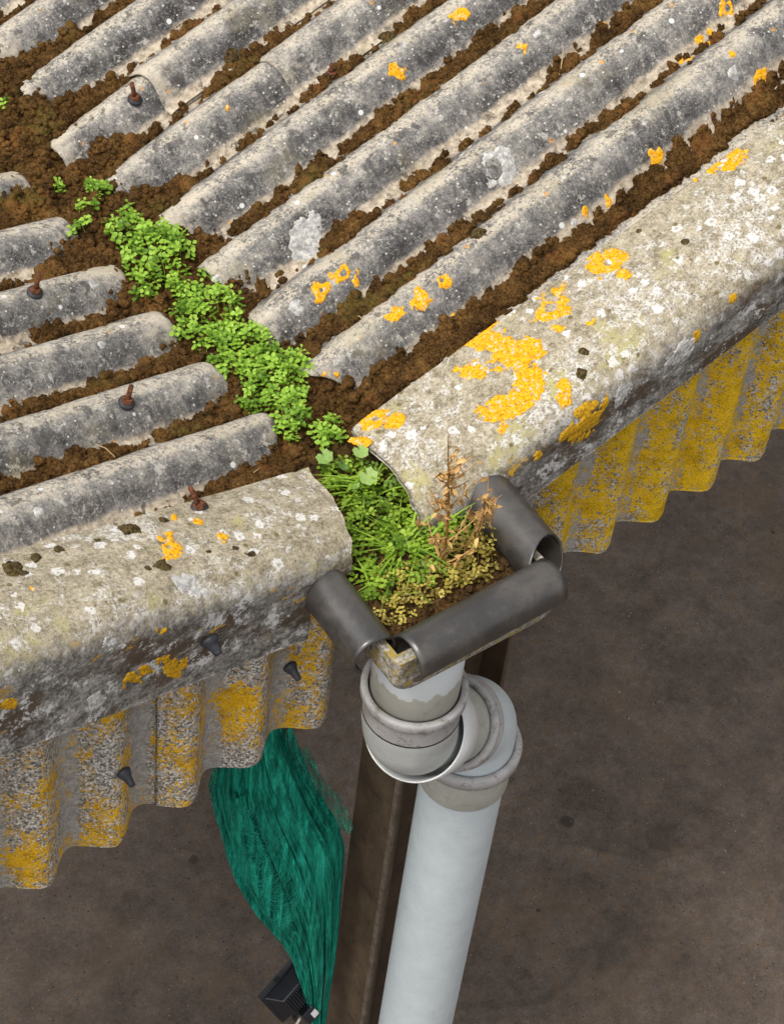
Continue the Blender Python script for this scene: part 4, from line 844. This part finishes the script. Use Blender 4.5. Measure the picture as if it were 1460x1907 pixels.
def tuft(label, base, n, lmin, lmax, spread, dirs, seed, name='grass_tuft'):
    r = random.Random(seed); base = Vector(base); t = thing(name, label, 'grass tuft', 'grass tufts in the gutter', base)
    for i in range(n):
        a = r.choice(dirs) + r.uniform(-spread, spread); ln = r.uniform(lmin, lmax); w = r.uniform(0.0014, 0.0026); b = Vector((r.uniform(-.028, .028), r.uniform(-.028, .028), -0.006)); V = []; F = []
        up = r.uniform(0.5, 1.0); dv = Vector((math.cos(a), math.sin(a), 0)); sv_ = Vector((-math.sin(a), math.cos(a), 0))
        for k in range(6):
            u = k / 5; p = b + dv * ln * (u * 0.45 + 0.5 * u * u) + Vector((0, 0, ln * up * (u - 0.62 * u * u))); ww = w * (1 - u ** 2.5) + 0.0002
            V += [p - sv_ * ww, p + sv_ * ww + Vector((0, 0, 0.0004))]
        F = [(2 * k, 2 * k + 1, 2 * k + 3, 2 * k + 2) for k in range(5)]
        part('blade', V, F, M['grass'], t)
tuft('fine green grass tuft spilling from under the round leaves onto the left capping end', (-0.011,0.170,-0.030), 30, 0.08, 0.17, 0.7, (2.6, 2.9, 3.3, -0.3), 1)
tuft('bright green grass tuft fanning out beside the dry stalk', (-0.051,0.021,-0.030), 42, 0.07, 0.16, 0.8, (-0.6, 0.0, 2.4, 3.1, -1.2), 2)
tuft('sparse grass tuft in front of the fanning one, by the left pipe guard', (-0.138,-0.023,-0.030), 24, 0.05, 0.12, 0.9, (-1.2, -0.3, 2.2, 3.4), 3)

# round lobed leaves
rl = thing('round_leaf_plant', 'plant with pale round lobed leaves at the corner of the right capping', 'plant', None, (0.012,0.215,-0.030))
def round_leaf(c, rad, nrm, seed):
    r = random.Random(seed); a, b, d = frame(nrm); V = [Vector(c)]; n = 21
    for ring, q in ((0.55, 0), (1.0, 1)):
        for k in range(n):
            t = 2 * math.pi * k / n; lob = 1 + 0.10 * math.cos(7 * t) * ring; rr = rad * ring * lob * (0.35 if k == 0 and q else 1)
            V.append(Vector(c) + (a * math.cos(t) + b * math.sin(t)) * rr + d * (rad * 0.22 * ring * ring + 0.10 * rad * ring * math.cos(7 * t)))
    F = [(0, 1 + k, 1 + (k + 1) % n) for k in range(n)] + [(1 + k, 1 + n + k, 1 + n + (k + 1) % n, 1 + (k + 1) % n) for k in range(n)]
    o = part('leaf', [v - rl.location for v in V], F, M['round_leaf'], rl)
    mb_ = sweep([Vector((0, 0, -0.01)), (Vector(c) - rl.location) * 0.6 + Vector((0, 0, .004)), Vector(c) - rl.location], [0.001, 0.0009, 0.0008], 5); part('leaf_stalk', mb_[0], mb_[1], M['round_leaf'], rl)
for i, (c, rad, nv) in enumerate((((-0.012,0.181,0.012), .019, (-.2, -.3, 1)), ((0.011,0.234,0.022), .016, (0, -.2, 1)), ((-0.050,0.269,0.014), .017, (-.3, 0, 1)), ((-0.031,0.234,0.008), .012, (.2, -.3, 1)), ((-0.045,0.182,0.006), .011, (-.1, .2, 1)))): round_leaf(c, rad, nv, i)

# dead stalk plants
def stalk(label, base, top, seed, nb, nl, r0=0.0028, blen=(0.05, 0.13)):
    r = random.Random(seed); base = Vector(base); top = Vector(top); t = thing('dead_stalk_plant', label, 'dead plant', 'dead stalks in the gutter', base); D_ = top - base
    def pt(u): return D_ * u + Vector((0.010 * math.sin(u * 5), 0.010 * math.sin(u * 4 + 1), 0))
    V, F = sweep([pt(i / 14) - Vector((0, 0, 0.01 if i == 0 else 0)) for i in range(15)], [r0 * (1 - 0.75 * i / 14) for i in range(15)], 6); part('stem', V, F, M['dry'], t)
    lm = mesh_data('dry_leaf', *leaf_geo(0.014, 0.0036, 0.8, 0.8), M['dry']); ends = []
    for i in range(nb):
        u = r.uniform(0.02, 0.85); a = r.uniform(0, 6.28); ln = r.uniform(*blen) * (1 - 0.5 * u); dv = Vector((math.cos(a) * 0.55, math.sin(a) * 0.55, r.uniform(0.3, 0.8)))
        pts = [pt(u) + dv * ln * q + Vector((0, 0, ln * 0.25 * q * q)) for q in (0, .3, .65, 1)]; V, F = sweep(pts, [r0 * .55, r0 * .5, r0 * .35, r0 * .2], 5); part('branch', V, F, M['dry'], t); ends.append(pts)
    for i in range(nl):
        if ends and r.random() < 0.7:
            e = r.choice(ends); q = r.random() * 3; k = min(2, int(q)); p = e[k].lerp(e[k + 1], q - k)
        else: p = pt(r.uniform(0.0, 0.75) ** 1.2)
        o = bpy.data.objects.new('dry_leaf', lm); COL.objects.link(o); o.parent = t; o.location = p; o.rotation_euler = (r.uniform(-1, 1), r.uniform(-.6, 1.4), r.uniform(0, 6.28)); s = r.uniform(.6, 1.35); o.scale = (s, s, s)
B1 = Vector((-0.027,-0.074,-0.035))
stalk('tall branching dead brown stalk standing in the gutter before the right capping', B1, B1 + Vector((-0.012, 0.035, 0.40)), 1, 30, 210, 0.0034, (0.05, 0.15))
B2 = Vector((0.042,-0.058,-0.035))
stalk('shorter dead brown stalk leaning to the right pipe guard', B2, B2 + Vector((0.03, -0.01, 0.20)), 2, 16, 90, 0.0026, (0.03, 0.10))
B3 = Vector((-0.014,0.016,-0.030))
stalk('thin dead reddish stem with one curled leaf beside the right capping end', B3, B3 + Vector((-0.012, 0.01, 0.085)), 3, 2, 7, 0.002, (0.02, 0.04))

# dry straws lying on the roof
def straw(label, a, b):
    a = Vector(a) + Vector((0, 0, .012)); b = Vector(b) + Vector((0, 0, .016)); V, F = sweep([a, a.lerp(b, .5) + Vector((0, 0, .008)), b], [.0011, .0012, .0007], 5); o = part('straw', V, F, M['straw']); tag(o, label, 'straw', 'dry straws on the roof')
straw('dry straw lying on moss of the left roof beside a dark moss lump', (-0.414,0.529,0.042), (-0.427,0.445,0.085))
straw('pale dry straw on the right roof near the orange lichen pair', (0.247,0.538,0.008), (0.226,0.485,0.039))
straw('thin upright straw on a high corrugation of the right roof', (0.972,0.726,0.206), (1.012,0.764,0.223))
straw('dry straw in the lowest hollow of the left roof by the rusty bolt', (-0.208,0.313,-0.006), (-0.153,0.340,-0.028))

# ------------------------------------------------------------------ green netting bundle
nt = thing('green_netting', 'bundle of dark green debris netting hanging beside the steel column', 'netting', None, (-0.106,0.254,-0.933))
LEFT = [(-0.208,0.354,-1.021), (-0.213,0.359,-1.115), (-0.198,0.344,-1.247), (-0.169,0.316,-1.429), (-0.127,0.275,-1.591), (-0.087,0.236,-1.722), (-0.060,0.209,-1.849), (-0.038,0.187,-1.995), (-0.023,0.172,-2.135), (-0.001,0.151,-2.339), (0.017,0.133,-2.654)]
RIGHT = [(-0.108,0.256,-0.833), (-0.083,0.232,-0.938), (-0.053,0.202,-1.049), (-0.009,0.158,-1.194), (0.009,0.141,-1.330), (0.011,0.139,-1.500), (0.014,0.136,-1.679), (0.015,0.136,-1.867), (0.012,0.138,-2.036), (0.013,0.137,-2.243), (0.023,0.127,-2.586)]
LEFT = [(LEFT[0][0] + .02, LEFT[0][1], LEFT[0][2] + .16)] + LEFT; RIGHT = [(RIGHT[0][0] - .03, RIGHT[0][1] + .01, RIGHT[0][2] + .14)] + RIGHT
LL = [Vector(v) for v in LEFT]; RRr = [Vector(v) for v in RIGHT]; nn = Vector((-0.70, -0.714, 0)).normalized()
def edge(Ls, t):
    q = t * (len(Ls) - 1); k = min(len(Ls) - 2, int(q)); return Ls[k].lerp(Ls[k + 1], q - k)
def pleat(t, th):
    # deep vertical folds gathered towards the bottom, open and slack at the top
    g = min(1.0, 0.35 + 1.3 * t); q = th * 10 + 1.6 * math.sin(2 * th + 0.6) + 1.2 * math.sin(t * 4 + th)
    f = 0.42 * math.copysign(abs(math.sin(q)) ** 0.7, math.sin(q)) * g + 0.16 * math.sin(q * 2.4 + t * 6) * g
    slack = 0.55 * math.exp(-((t - 0.36) / 0.13) ** 2) * math.exp(-((th - 1.75) / 0.55) ** 2) - 0.45 * math.exp(-((t - 0.20) / 0.07) ** 2) * math.exp(-((th - 2.2) / 0.35) ** 2)
    return 1 + f + slack
def net_pt(t, th, off=1.0):
    a, b = edge(LL, t), edge(RRr, t); c = (a + b) / 2; h = (b - a) / 2; w = max(h.length, 0.03); m_ = pleat(t, th) * off
    return c + h * math.cos(th) * 0.93 + nn * (math.sin(th) * w * .52 + w * 0.08) * off - nt.location
rf = random.Random(12)
def fold(u0, dep, rad, t0, t1, ph, k):
    # one hanging gather: a flattened, creased tube running from the top edge towards the tie at the bottom
    NU, NK = 70, 40; V = []; sh = []
    for i in range(NU + 1):
        t = t0 + (t1 - t0) * i / NU; a, b = edge(LL, t), edge(RRr, t); c = (a + b) / 2; h = (b - a) / 2; w = max(h.length, 0.022); hd = h.normalized()
        uu = u0 * (1 - 0.10 * math.sin(3 * t + ph)) + 0.07 * math.sin(6.5 * t + ph); rr = w * rad * (0.85 + 0.25 * math.sin(5 * t + ph * 2) + 0.15 * math.sin(13 * t + ph)) * (1 - 0.55 * max(0, (t - t1 + .12)) / .12 if t1 < .95 else 1)
        cc = c + h * uu + nn * w * (dep + 0.06 * math.sin(7 * t + ph))
        for q in range(NK):
            th = 2 * math.pi * q / NK; cr = 1 + 0.16 * math.sin(5 * th + ph + 2.5 * t) + 0.09 * math.sin(9 * th - 3 * t + ph)
            V.append(cc + hd * math.cos(th) * rr * cr + nn * math.sin(th) * rr * 0.8 * cr - nt.location); sh.append(k)
    F = [(i * NK + q, i * NK + (q + 1) % NK, (i + 1) * NK + (q + 1) % NK, (i + 1) * NK + q) for i in range(NU) for q in range(NK)]
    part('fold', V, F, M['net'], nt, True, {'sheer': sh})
for u0, dep, rad, t0, t1, k in ((-.74, .0, .27, 0, 1, .25), (-.46, .14, .27, 0, 1, .1), (-.16, .22, .25, 0, 1, .1), (.14, .26, .26, 0, 1, .1), (.44, .18, .26, 0, 1, .1), (.74, .02, .25, 0, 1, .25), (-.6, .2, .16, .05, .9, .2), (-.30, .34, .15, 0, 1, .15), (.0, .40, .14, .02, 1, .15), (.28, .40, .15, 0, 1, .15), (.58, .28, .13, 0, 1, .2), (-.86, -.1, .2, .1, .55, .5), (.86, -.1, .18, .1, .7, .5), (-.28, .48, .24, .16, .52, .35), (-.05, .50, .10, .3, 1, .2), (.16, .48, .10, .1, 1, .2), (-.48, .36, .13, .42, 1, .2)):
    fold(u0, dep, rad, t0, t1, rf.uniform(0, 6), k)
# sheer outer flaps of single net
def sheer_flap(corners, seed, bulge):
    a, b, c, d_ = [Vector(v) for v in corners]; V = []; n1, n2 = 40, 24
    for i in range(n1 + 1):
        for k in range(n2 + 1):
            u, v = i / n1, k / n2; p = a.lerp(b, u).lerp(d_.lerp(c, u), v)
            V.append(p + nn * (0.012 * math.sin(u * 9 + seed + 4 * v) + 0.010 * math.sin(v * 11 + 3 * u)) + (c - a).normalized() * bulge * math.sin(math.pi * u) * v - nt.location)
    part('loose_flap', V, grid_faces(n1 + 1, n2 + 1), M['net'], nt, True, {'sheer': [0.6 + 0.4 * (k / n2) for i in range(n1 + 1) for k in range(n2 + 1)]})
sheer_flap(((-0.091,0.240,-0.908), (-0.002,0.152,-1.262), (0.029,0.122,-1.218), (-0.070,0.218,-0.928)), 1, 0.0)
sheer_flap(((-0.190,0.336,-1.315), (-0.044,0.193,-1.885), (-0.088,0.237,-1.749), (-0.195,0.341,-1.412)), 2, 0.0)
# loose threads over the folds
mb = MB(); r = random.Random(5)
for q in range(90):
    th = r.uniform(-0.2, math.pi + .2); t = r.uniform(0.1, .6); ln = r.uniform(.15, .45); off = r.uniform(1.0, 1.03); pts = []
    for k in range(12):
        th += r.uniform(-.012, .012); pts.append(net_pt(min(1, t + ln * k / 11), th, off))
    mb.add(*sweep(pts, 0.0005, 3))
o = mb.build('threads', M['thread'], nt); o['kind'] = 'stuff'
# knitted cross rows where the mesh is bunched up
mb = MB()
for q in range(46):
    tt = 0.16 + 0.0062 * q + r.uniform(-.002, .002); th0 = 1.75 + 0.18 * math.sin(q * .3); wd = 0.42 + .12 * math.sin(q * .7); pts = []
    for k in range(17):
        u = (k - 8) / 8; pts.append(net_pt(tt + 0.010 * (1 - u * u) + 0.002 * math.sin(k * 2.2 + q), th0 + u * wd, 1.22 + 0.10 * math.cos(u * 1.6)))
    mb.add(*sweep(pts, 0.0006, 3))
o = mb.build('knitted_rows', M['thread'], nt); o['kind'] = 'stuff'

# ------------------------------------------------------------------ floodlight on the column, seen from behind
fl = thing('floodlight', 'small black floodlight with a finned back and sensor under the netting', 'lamp', None, (-0.061,0.210,-2.031))
fl.scale = (0.9, 0.9, 0.9)
ax = (CAM_R * 0.66 + CAM_U * 0.70 + CAM_F * 0.28).normalized()        # long side
bk = (CAM_R * 0.50 - CAM_U * 0.22 - CAM_F * 0.80); bk = (bk - ax * bk.dot(ax)).normalized()   # out of the back
ay = bk.cross(ax).normalized(); O = Vector((0, 0, 0))
bevel(part('rim', *boxm(O - bk * 0.012, ax, ay, bk, 0.072, 0.062, 0.012), M['lamp_black'], fl, False), 0.004)
hsn = bevel(part('housing', *boxm(O + bk * 0.024, ax, ay, bk, 0.066, 0.056, 0.024, 0.55), M['lamp_black'], fl, False), 0.004)
part('lamp_glass', *boxm(O - bk * 0.0255, ax, ay, bk, 0.062, 0.052, 0.0015), M['glass'], fl, False)
for k in range(9):
    part('cooling_fin', *boxm(O + bk * 0.053 + ax * (-0.034 + k * 0.0085), ax, ay, bk, 0.0016, 0.028, 0.007), M['lamp_black'], hsn, False)
bevel(part('sensor', *boxm(O + bk * 0.045 + ay * -0.066 + ax * 0.0, ax, ay, bk, 0.026, 0.022, 0.02), M['lamp_black'], fl, False), 0.004)
part('sticker', *boxm(O + bk * 0.0655 + ay * -0.070 + ax * 0.006, ax, ay, bk, 0.010, 0.011, 0.0006), M['sticker'], fl, False)
part('clip', *boxm(O + ay * 0.067 + ax * 0.0, ax, ay, bk, 0.009, 0.010, 0.005), M['lamp_black'], fl, False)
V, F = sweep([O - ay * 0.05 + bk * .01, O - ay * 0.09 - ax * .03 - bk * .02, O - ay * 0.13 - ax * .03 - bk * .06], 0.009, 8, True); part('bracket', V, F, M['lamp_black'], fl)
V, F = sweep([O - ay * 0.07 - ax * .03 + bk * .03, O - ay * 0.085 - ax * .055 + bk * .02, O - ay * 0.12 - ax * .07 - bk * .02, O - ay * .2 - ax * .08 - bk * .08], 0.0045, 8); part('cable', V, F, M['cable'], fl)

# ------------------------------------------------------------------ grit and droppings on the yard
n = 900; gx_ = RNG.uniform(-1.3, 4.0, n); gy_ = RNG.uniform(-0.6, 3.2, n); s = RNG.uniform(0.002, 0.006, n) ; tv = []
base = np.c_[gx_, gy_, np.full(n, GZ + 0.006)]
T4 = np.array([[1, 0, 0], [-.5, .87, 0], [-.5, -.87, 0], [0, 0, .8]]); an = RNG.uniform(0, 6.28, n)
V = base[:, None, :] + s[:, None, None] * np.stack([T4[:, 0] * np.cos(an)[:, None] - T4[:, 1] * np.sin(an)[:, None], T4[:, 0] * np.sin(an)[:, None] + T4[:, 1] * np.cos(an)[:, None], np.repeat(T4[None, :, 2], n, 0)], -1)
F = (np.arange(n)[:, None, None] * 4 + np.array([[0, 1, 3], [1, 2, 3], [2, 0, 3]])[None]).reshape(-1, 3)
o = part('grit', V.reshape(-1, 3), F, make_simple('pale_grit', [(0.35, (0.10, 0.08, 0.06)), (0.65, (0.28, 0.25, 0.20))], 3, 0.95, 0.1, 0).m, None, False); tag(o, 'small pale grit scattered on the yard', kind='stuff')
